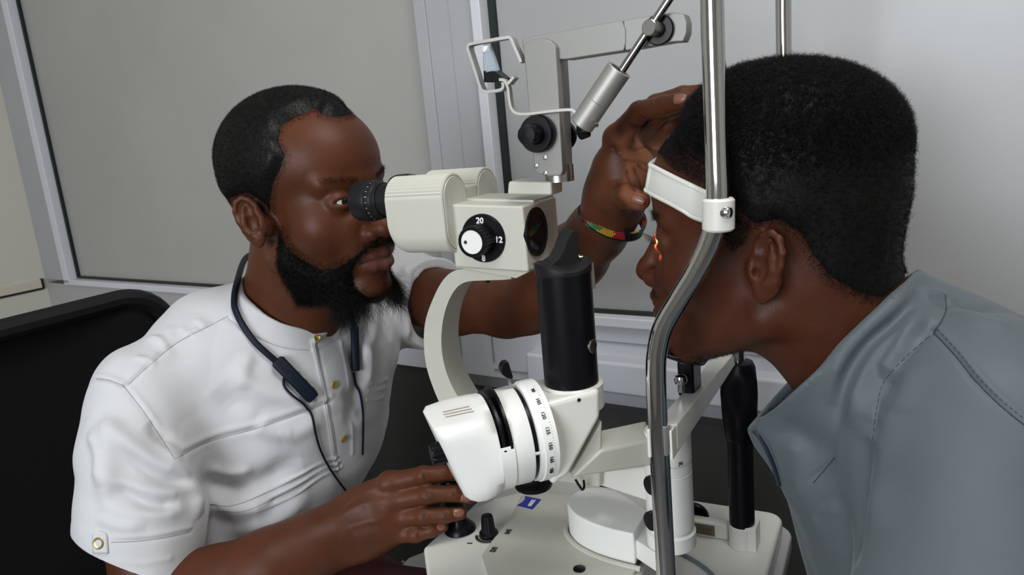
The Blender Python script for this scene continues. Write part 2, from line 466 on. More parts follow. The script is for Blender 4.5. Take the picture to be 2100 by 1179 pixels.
# ================================================================ ROOM
YW = 1.08                      # the partition's distance, in the room's own axes (turned against the camera)
RY = math.radians(-33.7)
RR = np.array([[math.cos(RY), math.sin(RY), 0], [-math.sin(RY), math.cos(RY), 0], [0, 0, 1]])     # world -> room
def Wp(px, py, y=None):
    r = RR @ (P(px, py, 1.0) - np.array([0, 0, CZ])); t = (YW if y is None else y) / r[1]; return np.array([0, 0, CZ]) + r * t
def struct(o): o['kind'] = 'structure'; o.rotation_euler = (0, 0, RY); return o
paint = mat('cream_paint', (0.66, 0.635, 0.56), 0.6, bump=0.1, bscale=60, var=0.04, vscale=2)
alu = mat('white_aluminium', (0.41, 0.41, 0.43), 0.40, var=0.05, vscale=3)
alu_b = mat('white_aluminium_bead', (0.66, 0.67, 0.72), 0.35)
alu_dark = mat('grey_aluminium', (0.42, 0.42, 0.41), 0.4)
gasket = mat('black_rubber_gasket', (0.008, 0.016, 0.014), 0.5)
pane_l = mat('frosted_grey_pane', (0.40, 0.395, 0.37), 0.32, bump=0.03, bscale=300, var=0.08, vscale=2.5, rvar=0.05)
pane_r = mat('frosted_white_pane', (0.40, 0.40, 0.405), 0.32, bump=0.03, bscale=300, var=0.06, vscale=2.5, rvar=0.05)
dark = mat('dark_grey_laminate', (0.026, 0.025, 0.0245), 0.65, var=0.15, vscale=3)
white_wall = mat('white_panel', (0.52, 0.53, 0.57), 0.4, var=0.04, vscale=4)
XL, XR, YB, ZT = Wp(112, 560)[0], 2.3, -1.9, 2.6
z_sill = Wp(700, 603)[2]
def bx(name, lo, hi, m, parent=None, bev=0.0, **kw):
    b = MB(); b.box(lo, hi); o = b.build(name, m, parent, bev=bev, **kw)
    return o
struct(bx('floor', (XL - 0.1, YB - 0.1, -0.1), (XR + 0.1, YW + 0.1, 0), mat('grey_floor_tile', (0.16, 0.15, 0.15), 0.35, var=0.1, vscale=3)))
struct(bx('ceiling', (XL - 0.1, YB - 0.1, ZT), (XR + 0.1, YW + 0.1, ZT + 0.1), mat('ceiling_white', (0.7, 0.7, 0.68), 0.7, bump=0.1, bscale=50)))
struct(bx('wall_right', (XR, YB - 0.1, 0), (XR + 0.1, YW + 0.1, ZT), paint))
struct(bx('wall_left', (XL - 0.1, YB - 0.1, 0), (XL, YW + 0.1, ZT), paint))
# wall behind the camera has the window opening the daylight comes through
b = MB(); b.box((XL, YB - 0.1, 0), (XR, YB, 0.95)); b.box((XL, YB - 0.1, 2.25), (XR, YB, ZT)); b.box((XL, YB - 0.1, 0.95), (-1.1, YB, 2.25)); b.box((0.6, YB - 0.1, 0.95), (XR, YB, 2.25))
struct(b.build('wall_front', paint))
b = MB(); b.box((-1.1, YB - 0.08, 0.95), (0.6, YB - 0.03, 1.0)); b.box((-1.1, YB - 0.08, 2.2), (0.6, YB - 0.03, 2.25)); b.box((-1.1, YB - 0.08, 0.95), (-1.05, YB - 0.03, 2.25)); b.box((0.55, YB - 0.08, 0.95), (0.6, YB - 0.03, 2.25)); b.box((-0.27, YB - 0.08, 0.95), (-0.22, YB - 0.03, 2.25))
struct(b.build('window_3', alu_dark))
# partition: backing, panes, profiles
struct(bx('wall_back', (XL, YW + 0.012, 0), (XR, YW + 0.11, ZT), white_wall))
def vline(px, py):  # a vertical member's x from one pixel on it
    return Wp(px, py)[0]
xa, xb = vline(150, 545), vline(166, 558)          # left frame: bead from, gasket to
x1 = vline(868, 60)                                 # left pane ends
x2, x3, x4 = vline(993, 60), vline(1012, 60), vline(1024, 60)
zs = z_sill
struct(bx('window_1', (xb, YW - 0.004, zs + 0.004), (x1, YW + 0.01, ZT), pane_l))
struct(bx('window_2', (x4, YW - 0.004, zs + 0.004), (XR, YW + 0.01, ZT), pane_r))
fr_ = MB()
fr_.cur = 0
fr_.box((XL, YW - 0.03, zs - 0.005), (xa, YW + 0.012, ZT))                    # left post
fr_.box((x1, YW - 0.022, zs - 0.02), (x2, YW + 0.012, ZT))                     # middle post
gx = x1 + (x2 - x1) * 0.22; fr_.box((x1 + 0.004, YW - 0.026, zs), (gx, YW - 0.02, ZT)); gx2 = x1 + (x2 - x1) * 0.60; fr_.box((gx2, YW - 0.025, zs), (x2, YW - 0.02, ZT))
struct(fr_.build('trim_1', alu, bev=0.0012))
b = MB(); b.box((xa, YW - 0.036, zs - 0.012), (xb - 0.006, YW + 0.012, ZT)); b.box((x2, YW - 0.036, zs - 0.012), (x3, YW + 0.012, ZT))
b.box((xa, YW - 0.036, zs - 0.016), (x1, YW + 0.012, zs)); b.box((x2, YW - 0.036, zs - 0.016), (XR, YW + 0.012, zs))
struct(b.build('trim_2', alu_b, bev=0.002))
b = MB(); b.box((xb - 0.006, YW - 0.012, zs), (xb + 0.003, YW + 0.012, ZT)); b.box((x3, YW - 0.012, zs), (x4 + 0.001, YW + 0.012, ZT))
b.box((xb, YW - 0.014, zs), (x1, YW + 0.0, zs + 0.006)); b.box((x3, YW - 0.014, zs), (XR, YW + 0.0, zs + 0.006))
struct(b.build('trim_3', gasket))
# below the sill
z_a, z_b = Wp(860, 742)[2], Wp(1300, 785)[2]
b = MB(); b.box((XL, YW - 0.03, zs - 0.10), (vline(815, 650), YW + 0.012, zs - 0.016)); struct(b.build('trim_4', alu_dark, bev=0.002))
b = MB(); b.box((vline(815, 650), YW - 0.028, z_a), (XR, YW + 0.012, zs - 0.017))
struct(b.build('trim_5', white_wall, bev=0.001))
z_g = Wp(1280, 692)[2]
b = MB(); b.box((vline(1190, 690), YW - 0.030, z_g - 0.0008), (XR, YW - 0.027, z_g + 0.0008))
for xx in (vline(963, 700), vline(1028, 700)): b.box((xx - 0.001, YW - 0.030, z_a + 0.03), (xx + 0.001, YW - 0.027, zs - 0.03))
zz = Wp(960, 733)[2]; b.box((vline(925, 700), YW - 0.030, zz - 0.001), (vline(963, 700), YW - 0.027, zz + 0.001))
zz = Wp(1060, 750)[2]; b.box((vline(1028, 700), YW - 0.030, zz - 0.001), (vline(1110, 700), YW - 0.027, zz + 0.001))
struct(b.build('trim_6', mat('panel_seam', (0.22, 0.25, 0.26), 0.6)))
b = MB(); b.box((vline(1110, 690), YW - 0.06, z_b), (XR, YW - 0.02, z_b + 0.055)); struct(b.build('trim_7', white_wall, bev=0.006))   # cable trunking
b = MB(); b.box((XL, YW - 0.02, 0), (vline(905, 740), YW + 0.012, z_a)); struct(b.build('baseboard_back', dark))
b = MB(); b.box((vline(905, 740), YW - 0.02, 0), (XR, YW + 0.012, Wp(1440, 860)[2])); struct(b.build('baseboard_right', mat('grey_laminate_skirting', (0.085, 0.083, 0.080), 0.45, var=0.3, vscale=5)))
b = MB(); zl = 1.0   # side wall ledge
pl = lambda px, py: (lambda r: np.array([0, 0, CZ]) + r * (XL / r[0]))(RR @ (P(px, py, 1.0) - np.array([0, 0, CZ])))
zl = pl(60, 597)[2]
b.box((XL - 0.002, YB, zl - 0.003), (XL + 0.004, YW - 0.04, zl + 0.003)); b.box((XL - 0.002, YW - 0.045, zl), (XL + 0.006, YW - 0.038, zl + 0.03)); struct(b.build('trim_8', gasket))
b = MB(); b.box((XL, YB, zl + 0.003), (XL + 0.006, YW - 0.045, zl + 0.028)); struct(b.build('baseboard_left', mat('cream_trim', (0.66, 0.6, 0.5), 0.5), bev=0.001))
t = thing('ceiling_light', 'square flush ceiling light panel above the examination table', 'ceiling light', (0.35, 0.10, ZT), RY)
b = MB(); b.box((-0.32, -0.32, -0.03), (0.32, -0.30, 0)); b.box((-0.32, 0.30, -0.03), (0.32, 0.32, 0)); b.box((-0.32, -0.3, -0.03), (-0.30, 0.3, 0)); b.box((0.30, -0.3, -0.03), (0.32, 0.3, 0)); b.build('frame', alu, t)
b = MB(); b.box((-0.30, -0.30, -0.012), (0.30, 0.30, -0.002)); b.build('diffuser', mat('lit_diffuser', (0.9, 0.9, 0.9), 0.5, emis=(1, 0.98, 0.94), estr=2.0), t)
# ================================================================ PEOPLE
def head(S, fr, ear_sides=(-1, 1), lip=1.0, jaw=1.0):
    e = lambda c, r, k, **kw: S.ell(c, r, k, fr=fr, **kw)
    c_ = lambda a, b, ra, rb, k, **kw: S.cone(a, b, ra, rb, k, fr=fr, **kw)
    e((-8, 0, 52), (97, 73, 76), 10)
    e((28, 0, 55), (64, 60, 50), 16)
    e((36, 0, -15), (52, 54, 78), 18)
    e((-55, 0, 20), (42, 52, 48), 20)
    for s in (-1, 1):
        c_((0, s * 50, -50), (72, s * 14, -88), 15, 15, 20)
        e((50, s * 40, -14), (28, 24, 26), 24); e((80, s * 20, -20), (15, 16, 20), 14)
        c_((84, s * 8, 33), (68, s * 44, 34), 8, 8, 12)
        e((98, s * 33, 16), (15, 20, 12), 9, sub=True)
        e((75.5, s * 31, 14), (13.6, 15.5, 13.2), 5)
    c_((84, 0, 26), (106, 0, -12), 6, 9, 10)
    e((109, 0, -19), (12, 13, 11), 6)
    e((84, 0, -50), (21, 29, 26), 16)
    e((80, 0, -88), (18, 22, 15), 14)
    for s in (-1, 1):
        e((99, s * 15, -23), (11, 8.5, 9), 5)
        c_((104, 0, -44), (98, s * 13, -46), 6.5 * lip, 5.6 * lip, 3); c_((98, s * 13, -46), (88, s * 26, -53), 5.6 * lip, 2.5, 3)
        c_((102, 0, -60), (97, s * 12, -60), 7.5 * lip, 6.4 * lip, 3); c_((97, s * 12, -60), (88, s * 24, -55), 6.4 * lip, 2.5, 3)
    for s in (-1, 1):
        c_((113, 0, -52.5), (104, s * 14, -52.3), 1.6, 1.5, 2, sub=True); c_((104, s * 14, -52.3), (90, s * 27, -54.5), 1.5, 1.2, 2, sub=True)
        e((106, s * 8, -31), (6, 4, 4), 2.5, sub=True)
        c_((88, s * 20, 14.5), (91, s * 31, 15.5), 2.4, 4.6, 1.2, sub=True); c_((91, s * 31, 15.5), (83, s * 43, 15), 4.6, 2.2, 1.2, sub=True)
    for s in ear_sides: ear(S, fr, s)
def ear(S, fr, s, tilt=-12, flare=24, c=(-5, 71, -2), sc=0.86):
    S_e, S_c = S.ell, S.cone
    el = lambda c_, r_, k_, **kw: S_e(c_, tuple(v_ * sc for v_ in r_), k_, **kw)
    cn = lambda a_, b_, r1, r2, k_, **kw: S_c(a_, b_, r1 * sc, r2 * sc, k_, **kw)
    # ear plane: a forward, b up, n outwards
    t = math.radians(tilt); fl = math.radians(flare)
    a = np.array([math.cos(fl) * math.cos(t), -s * math.sin(fl), math.cos(fl) * math.sin(t) * 0]); a /= np.linalg.norm(a)
    up = np.array([math.sin(t), 0, math.cos(t)]); n = np.cross(a, up) * -s
    n /= np.linalg.norm(n)
    if n[1] * s < 0: n = -n
    o = np.array([c[0], s * c[1], c[2]], float)
    q = lambda x, y, z=0: o + (a * x + up * y + n * z) * sc
    R = np.stack([a, up, n], 1)
    el(q(-9, 1, 0), (15, 28, 3.6), 5, fr=fr, rot=R)
    cn(q(2, -6, -8), q(-6, 4, 0), 12, 10, 8, fr=fr)
    el(q(-7, -2, 6), (9.5, 13, 6), 2.5, fr=fr, rot=R, sub=True)
    el(q(-6, 16, 5), (7, 7, 4), 2.5, fr=fr, rot=R, sub=True)
    rim = [(4, 8, 1), (3, 19, 1.5), (-3, 28, 2), (-11, 31, 3), (-20, 26, 4), (-25, 14, 4.5), (-25, 2, 4), (-21, -12, 3), (-15, -21, 2)]
    rr = [2.4, 2.8, 3, 3.2, 3.3, 3.2, 3, 3, 3.2]
    S.chain([(q(*p_), r_ * sc) for p_, r_ in zip(rim, rr)], 2.2, fr=fr)
    S.chain([(q(-6, -20, 3), 3 * sc), (q(-14, -14, 4), 3.2 * sc), (q(-18, -2, 4.5), 3 * sc), (q(-17, 9, 4), 2.8 * sc), (q(-13, 20, 3), 2.2 * sc)], 3, fr=fr)
    el(q(-7, -25, 1.5), (8, 9, 4.2), 4, fr=fr, rot=R)
    el(q(2.5, -5, 4), (3.8, 5.5, 3.2), 2.5, fr=fr, rot=R)
    el(q(-1, -6, 3), (3.2, 4, 6), 1.5, fr=fr, rot=R, sub=True)

def dirv(yaw, pitch):
    y = math.radians(yaw); p_ = math.radians(pitch); return np.array([math.cos(y) * math.cos(p_), math.sin(y) * math.cos(p_), math.sin(p_)])
def head_frame(px, py, d, yaw, pitch, roll, scale):
    X = dirv(yaw, pitch); Z = dirv(yaw, pitch + 90)
    Y = np.cross(Z, X); r = math.radians(roll); Z = Z * math.cos(r) + Y * math.sin(r)
    return Frame(P(px, py, d), X, Z, scale * 0.001)
# head frames: origin between the ears
HP = head_frame(1600, 545, 0.625, 146, 2, 0, 1.0)
HE = head_frame(575, 455, 0.865, -30, 6, 0, 1.0)
_s = 0.97        # both heads nearer to the camera by the same factor as their size
HP = head_frame(1579.1, 496.9, 0.6129 * _s, 148.8, -3.52, 3.05, _s)
HE = head_frame(635.8, 425.0, 0.8434 * _s, -31.7, -3.2, -3.1, _s)
from mathutils.bvhtree import BVHTree
def rays(V, Fq):
    return BVHTree.FromPolygons([tuple(q) for q in V], [tuple(q) for q in Fq])
def hit(tree, px, py, lift=0.0):
    o_ = Vector((0, 0, CZ)); d_ = Vector((P(px, py, 1.0) - np.array([0, 0, CZ])).tolist()).normalized()
    q, n, i_, t = tree.ray_cast(o_, d_)
    if q is None: return None, None
    if n.dot(d_) > 0: n = -n
    return np.array(q) + np.array(n) * lift, np.array(n)
def pathon(tree, pxs, lift=0.0, n=6):
    cur = catmull([np.array((x_, y_, 0.0)) for x_, y_ in pxs], n); out = []
    for c_ in cur:
        q, _n = hit(tree, c_[0], c_[1], lift)
        if q is not None and (not out or np.linalg.norm(q - out[-1]) < 0.05): out.append(q)
    return out
def emboss(V, N, path, width, height, taper=True, one=0.0):
    """raises (or sinks) a rounded fold along a path lying on the surface"""
    if len(path) < 2: return V
    pa = np.array(path); lo = pa.min(0) - width * 3; hi = pa.max(0) + width * 3
    m_ = np.all((V > lo) & (V < hi), axis=1); idx = np.where(m_)[0]
    if len(idx) == 0: return V
    q = V[idx]; best = np.full(len(idx), 1e9); tt = np.zeros(len(idx)); L_ = len(pa) - 1; side = np.zeros(len(idx))
    for i_ in range(L_):
        a, b_ = pa[i_], pa[i_ + 1]; ab = b_ - a; t = np.clip((q - a) @ ab / max(ab.dot(ab), 1e-12), 0, 1); dv = q - a - t[:, None] * ab
        d_ = np.linalg.norm(dv, axis=1); u = d_ < best; best[u] = d_[u]; tt[u] = (i_ + t[u]) / L_
    amp = np.exp(-(best / width) ** 2)
    if taper: amp = amp * np.clip(np.sin(np.clip(tt, 0.0, 1) * PI) * 1.6, 0, 1)
    V = V.copy(); V[idx] += N[idx] * (amp * height)[:, None]; return V
def chainp(S, lst, k, **kw): S.chain([(P(x_, y_, d_), r_) for x_, y_, d_, r_ in lst], k, **kw)
def sdir(*a): return P(*a)

# ---------------------------------------------------------------- the examiner's body (joints in place, metres)
E_SR, E_SL = P(305, 800, 0.80), P(815, 592, 1.045)
def examiner_body(S):
    head(S, HE)
    S.cone(HE.p((-18, 0, -20)), P(590, 655, 0.890), 0.052, 0.0535, 0.022)
    S.cone(HE.p((12, 0, -55)), P(618, 690, 0.880), 0.034, 0.040, 0.025)
    S.cone(P(560, 690, 0.92), P(440, 725, 0.86), 0.044, 0.038, 0.04)
    S.cone(P(585, 695, 0.93), P(700, 670, 1.0), 0.040, 0.040, 0.03)
    S.cone(P(545, 720, 0.94), P(500, 1000, 0.97), 0.095, 0.10, 0.05)
    S.cone(P(500, 1000, 0.97), P(430, 1450, 1.02), 0.10, 0.12, 0.05)
    S.cone(P(440, 730, 0.86), E_SR, 0.046, 0.040, 0.03); S.cone(P(700, 660, 0.99), E_SL, 0.05, 0.046, 0.03)
    # right arm
    chainp(S, [(300, 810, 0.80, .040), (290, 1050, 0.762, .038), (318, 1250, 0.748, .038), (440, 1212, 0.750, .041), (560, 1160, 0.762, .036), (640, 1118, 0.774, .031), (695, 1096, 0.781, .0285)], 0.02)
    # left arm
    chainp(S, [(815, 592, 1.045, .046), (930, 622, 0.99, .040), (1040, 628, 0.915, .036), (1085, 618, 0.885, .036), (1125, 590, 0.855, .037), (1180, 525, 0.80, .033), (1225, 475, 0.755, .0275), (1250, 440, 0.722, .0255)], 0.02)
    hand_right(S); hand_left(S)
def hand_right(S):
    D = 0.778; K = 1.04
    pl = dict(flat=((P(800, 1040, 0.70) - P(800, 1040, 0.80)), 0.62))
    cp = lambda l_, k_, **kw: chainp(S, [(x_, y_, d_, r_ * K) for x_, y_, d_, r_ in l_], k_, **kw)
    cp([(690, 1098, D + .004, .029), (740, 1075, D + .006, .033), (780, 1052, D + .003, .035)], 0.014, **pl)
    for x_, y_ in ((795, 992), (800, 1028), (800, 1062), (792, 1094)):
        cp([(710, 1092, D + .008, .016), (x_, y_, D, .0118)], 0.008)
    fg = [[(800, 990, D, .0110), (868, 974, D - .012, .0086), (910, 970, D - .010, .0079), (946, 972, D - .004, .0071)],
          [(803, 1027, D - .002, .0110), (878, 1014, D - .015, .0088), (930, 1012, D - .014, .0082), (961, 1019, D - .008, .0073)],
          [(803, 1062, D, .0106), (870, 1058, D - .014, .0085), (915, 1056, D - .014, .0079), (944, 1052, D - .010, .0071)],
          [(794, 1095, D + .002, .0100), (852, 1096, D - .010, .0077), (886, 1087, D - .010, .0070), (908, 1079, D - .006, .0063)]]
    for f_ in fg:
        cp(f_[:2], 0.005); cp(f_[1:], 0.0022)
        S.ell(P(*f_[1][:3]), (0.0094 * K * f_[1][3] / .0088,) * 3, 0.003)
        S.ell(P(*f_[0][:3]) + (P(800, 1040, 0.70) - P(800, 1040, 0.80)) * 0.03, (0.0115,) * 3, 0.006)
    cp([(730, 1110, D + .025, .018), (800, 1085, D + .034, .015), (870, 1040, D + .036, .0115), (905, 1010, D + .034, .0100)], 0.006)
def hand_left(S):
    nrm = P(1300, 330, 0.66) - P(1275, 330, 0.72)
    W_ = (1252, 440, .722)
    mc = [(1266, 284, .676), (1287, 268, .694), (1308, 272, .712), (1328, 290, .728)]
    chainp(S, [(1250, 445, .724, .026), (1262, 400, .712, .029), (1278, 352, .70, .031)], 0.012)
    for q in mc:
        chainp(S, [(1258, 420, .716, .017), (*q, .0118)], 0.010)
    chainp(S, [(*mc[0], .0118), (*mc[1], .0118), (*mc[2], .0115), (*mc[3], .0105)], 0.006)
    chainp(S, [(1268, 420, .716, .016), (1310, 360, .722, .015), (1342, 305, .728, .013)], 0.010); chainp(S, [(1300, 340, .705, .012), (1345, 330, .715, .012)], 0.008)
    chainp(S, [(1275, 340, .69, .012), (1300, 330, .708, .012), (1318, 345, .722, .012)], 0.008)
    fg = [[(*mc[0], .0118), (1311, 229, .648, .0095), (1362, 217, .618, .0088), (1403, 207, .594, .0078)],
          [(*mc[1], .0118), (1345, 214, .675, .0092), (1400, 196, .662, .0086), (1448, 190, .652, .0078)],
          [(*mc[2], .0112), (1362, 226, .702, .0090), (1405, 215, .690, .0082), (1435, 212, .680, .0074)],
          [(*mc[3], .0100), (1368, 258, .722, .0080), (1400, 248, .712, .0072), (1420, 246, .705, .0066)]]
    for f_ in fg: chainp(S, f_[:2], 0.006); chainp(S, f_[1:], 0.0025)
    chainp(S, [(1262, 432, .708, .017), (1264, 408, .684, .0155)], 0.010)
    chainp(S, [(1264, 408, .684, .0150), (1284, 404, .660, .0108), (1313, 411, .638, .0090)], 0.005)
    S.cone(P(1275, 395, .69), P(1290, 345, .688), 0.012, 0.009, 0.010)

skinE = mat('examiner_skin', (0.092, 0.0285, 0.0118), 0.43, bump=0.22, bscale=1100, col2=(0.066, 0.020, 0.0085), vscale=14, sss=0.06, spec=0.26)
skinP = mat('patient_skin', (0.082, 0.0245, 0.0115), 0.44, bump=0.25, bscale=1100, col2=(0.048, 0.0140, 0.0072), vscale=14, sss=0.06, spec=0.25)
# ---------------------------------------------------------------- the patient's body
def patient_body(S):
    head(S, HP)
    S.cone(HP.p((-30, 0, -25)), P(1782, 765, 0.60), 0.058, 0.0570, 0.025)
    S.cone(HP.p((-2, 0, -62)), P(1740, 740, 0.60), 0.030, 0.038, 0.02)
    S.cone(P(1845, 860, 0.61), P(2020, 1300, 0.66), 0.070, 0.085, 0.02)
    S.cone(P(1860, 870, 0.60), P(1990, 950, 0.50), 0.045, 0.045, 0.02); S.cone(P(1860, 850, 0.64), P(1920, 840, 0.80), 0.04, 0.04, 0.02)
    S.cone(P(1990, 950, 0.50), P(1985, 1330, 0.47), 0.045, 0.036, 0.02)
# ================================================================ SLIT LAMP
BASEW = -0.430          # height of the fixed base plate under the optical axis
def root_at(name, label, cat, l):
    t = thing(name, label, cat, tuple(wor(l)), PHI); t['_o'] = 0.0; del t['_o']
    ROOTS[name] = np.array(l, float); return t
ROOTS = {}
def IB(mb, name, m, root, parent=None, **kw):
    """build a part given in u,v,w under its root (or a sub-part under its part)"""
    off = ROOTS[root.name]
    if parent is None:
        mb.v = [tuple(np.array(q) - off) for q in mb.v]; return mb.build(name, m, root, **kw)
    mb.v = [tuple(np.array(q) - off) for q in mb.v]; return mb.build(name, m, parent, **kw)
def text_on(s, size, m, parent, off, origin, ex, ey, name='lettering', depth=0.0003, bold=0.0, align='CENTER'):
    c = bpy.data.curves.new(name, 'FONT'); c.body = s; c.size = size; c.extrude = depth; c.offset = bold
    c.align_x = align; c.align_y = 'CENTER'; c.resolution_u = 3
    tmp = bpy.data.objects.new('tmp', c); C.objects.link(tmp)
    dg = bpy.context.evaluated_depsgraph_get(); me = bpy.data.meshes.new_from_object(tmp.evaluated_get(dg)); bpy.data.objects.remove(tmp); bpy.data.curves.remove(c)
    ex = np.array(ex, float); ex /= np.linalg.norm(ex); ey = np.array(ey, float); ey -= ex * ex.dot(ey); ey /= np.linalg.norm(ey); ez = np.cross(ex, ey)
    T = Matrix(np.array([ex, ey, ez]).T.tolist()).to_4x4(); T.translation = Vector((np.array(origin, float) - off).tolist())
    me.transform(T); me.name = name
    me.materials.clear()
    return link(name, me, m, parent)
def rrect(cx, cy, hx, hy, r, n=8):
    """rounded rectangle outline"""
    out = []
    for sx, sy, a0 in ((1, 1, 0), (-1, 1, 90), (-1, -1, 180), (1, -1, 270)):
        for k_ in range(n + 1):
            a = math.radians(a0 + 90 * k_ / n); out.append((cx + sx * (hx - r) + r * math.cos(a), cy + sy * (hy - r) + r * math.sin(a)))
    return out
def loft(mb, loops, cap=True):
    n = len(loops[0]); o = [p_ for l_ in loops for p_ in l_]; fs = []
    for j_ in range(len(loops) - 1):
        for i_ in range(n): fs.append((j_ * n + i_, j_ * n + (i_ + 1) % n, (j_ + 1) * n + (i_ + 1) % n, (j_ + 1) * n + i_))
    if cap: fs += [tuple(range(n))[::-1], tuple((len(loops) - 1) * n + i_ for i_ in range(n))]
    mb.add(o, fs)

SL = root_at('slit_lamp', 'cream slit lamp microscope with black illumination column on a joystick base', 'slit lamp', (0.03, 0, BASEW))
so = ROOTS['slit_lamp']
# --- microscope body
b = MB(); tl = -0.055
loft(b, [[(x, y, w_ + tl * x) for x, w_ in ((-0.038, -0.0285), (0.038, -0.0285), (0.038, 0.0305), (-0.038, 0.0305))] for y in (-0.037, 0.036)])
body = IB(b, 'microscope_body', M['cream'], SL, bev=0.0022)
b = MB(); loft(b, [[(x, y, w_ + tl * x) for x, w_ in ((-0.036, 0.029), (0.036, 0.029), (0.036, 0.0325), (-0.036, 0.0325))] for y in (-0.010, 0.035)]); IB(b, 'top_plate', M['cream'], SL, body, bev=0.001)
# objective window
b = MB(); cL = Lu(1100, 475, 0.0385)
b.lathe([(0.0165, 0.000), (0.0185, 0.0012), (0.0222, 0.0012), (0.0222, -0.004)], cL, (1, 0, 0), 56, cap=False)
b.lathe([(0.0166, 0.0001), (0.0160, -0.0005), (0.0001, -0.0005)], cL, (1, 0, 0), 56, cap=False)
ob = IB(b, 'objective_ring', M['black'], SL, body)
b = MB(); b.lathe([(0.0163, -0.0004), (0.0120, -0.0002), (0.006, -0.0001), (0.00001, 0.0)], cL, (1, 0, 0), 40, cap=False); IB(b, 'objective_lens', M['glass_lens'], SL, body)
# magnification changer
c0 = Lv(992, 488, -0.037)
b = MB(); b.lathe([(0.0222, 0), (0.0222, 0.0018), (0.0215, 0.0028), (0.0155, 0.0028)], c0, (0, -1, 0), 64)
dial = IB(b, 'magnification_dial', M['black'], SL, body)
b = MB(); b.lathe([(0.0146, 0.002), (0.0140, 0.006), (0.0140, 0.0215), (0.0134, 0.0222), (0.0108, 0.0222), (0.0108, 0.0212), (0, 0.0212)], c0, (0, -1, 0), 96, flute=(24, 0.0009, 0.004, 0.0216), cap=False)
knob = IB(b, 'magnification_knob', M['black'], SL)
b = MB(); b.lathe([(0.0108, 0.0210), (0.0106, 0.0219), (0.0001, 0.0219)], c0, (0, -1, 0), 40, cap=False); IB(b, 'knob_cap', M['white_plastic'], SL, knob, label='white disc on the knob end')
b = MB(); b.lathe([(0.0017, 0.0215), (0.0017, 0.0221), (0.0001, 0.0221)], c0 + np.array((-0.0063, 0, 0.0000)), (0, -1, 0), 20, cap=False); IB(b, 'index_dot', M['black_ink'], SL, knob)
for s_, px, py in (('20', 984, 453), ('12', 1023, 492), ('8', 992, 530)):
    q = Lv(px, py, -0.0403); text_on(s_, 0.0076, M['white_ink'], body, so, q, (1, 0, tl), (0, 0, 1), bold=0.0002)
# filter pins
b = MB(); q = Lw(984, 403, 0.0315); b.cyl((q[0], q[1], 0.028), (q[0] - 0.001, q[1], 0.052), 0.0022, n=16, bev=0.0004)
IB(b, 'filter_pin', M['black'], SL, body)
q = Lv(1000, 577, 0.0); b = MB(); b.cyl((q[0], 0, -0.038), (q[0], 0, q[2] - 0.001), 0.002, n=14); IB(b, 'filter_pin', M['black'], SL, body)
# underplate and C arm
b = MB(); b.prism([Lv(935, 549, -0.030), Lv(1058, 571, -0.030) * 1.0, Lv(1088, 556, -0.030), Lv(1086, 550, -0.030), Lv(936, 540, -0.030)], (0, 0.056, 0)); IB(b, 'under_plate', M['cream'], SL, body, bev=0.0008)
va = -0.016
outer = [(1048, 571), (1040, 556), (980, 552), (935, 554), (908, 575), (886, 617), (872, 660), (869, 705), (874, 750), (888, 795), (908, 840), (935, 885), (970, 930), (1010, 968)]
inner = [(1050, 572), (1030, 574), (1000, 575), (957, 578), (935, 592), (918, 622), (908, 660), (905, 705), (911, 748), (926, 790), (948, 828), (975, 870), (1010, 905), (1050, 940)]
no, ni = catmull([Lv(*q, va) for q in outer], 5), catmull([Lv(*q, va) for q in inner], 5)
b = MB(); loft(b, [[o_, i_, i_ + np.array((0, 0.034, 0)), o_ + np.array((0, 0.034, 0))] for o_, i_ in zip(no, ni)])
carm = IB(b, 'curved_arm', M['cream'], SL, bev=0.001, ang=50)
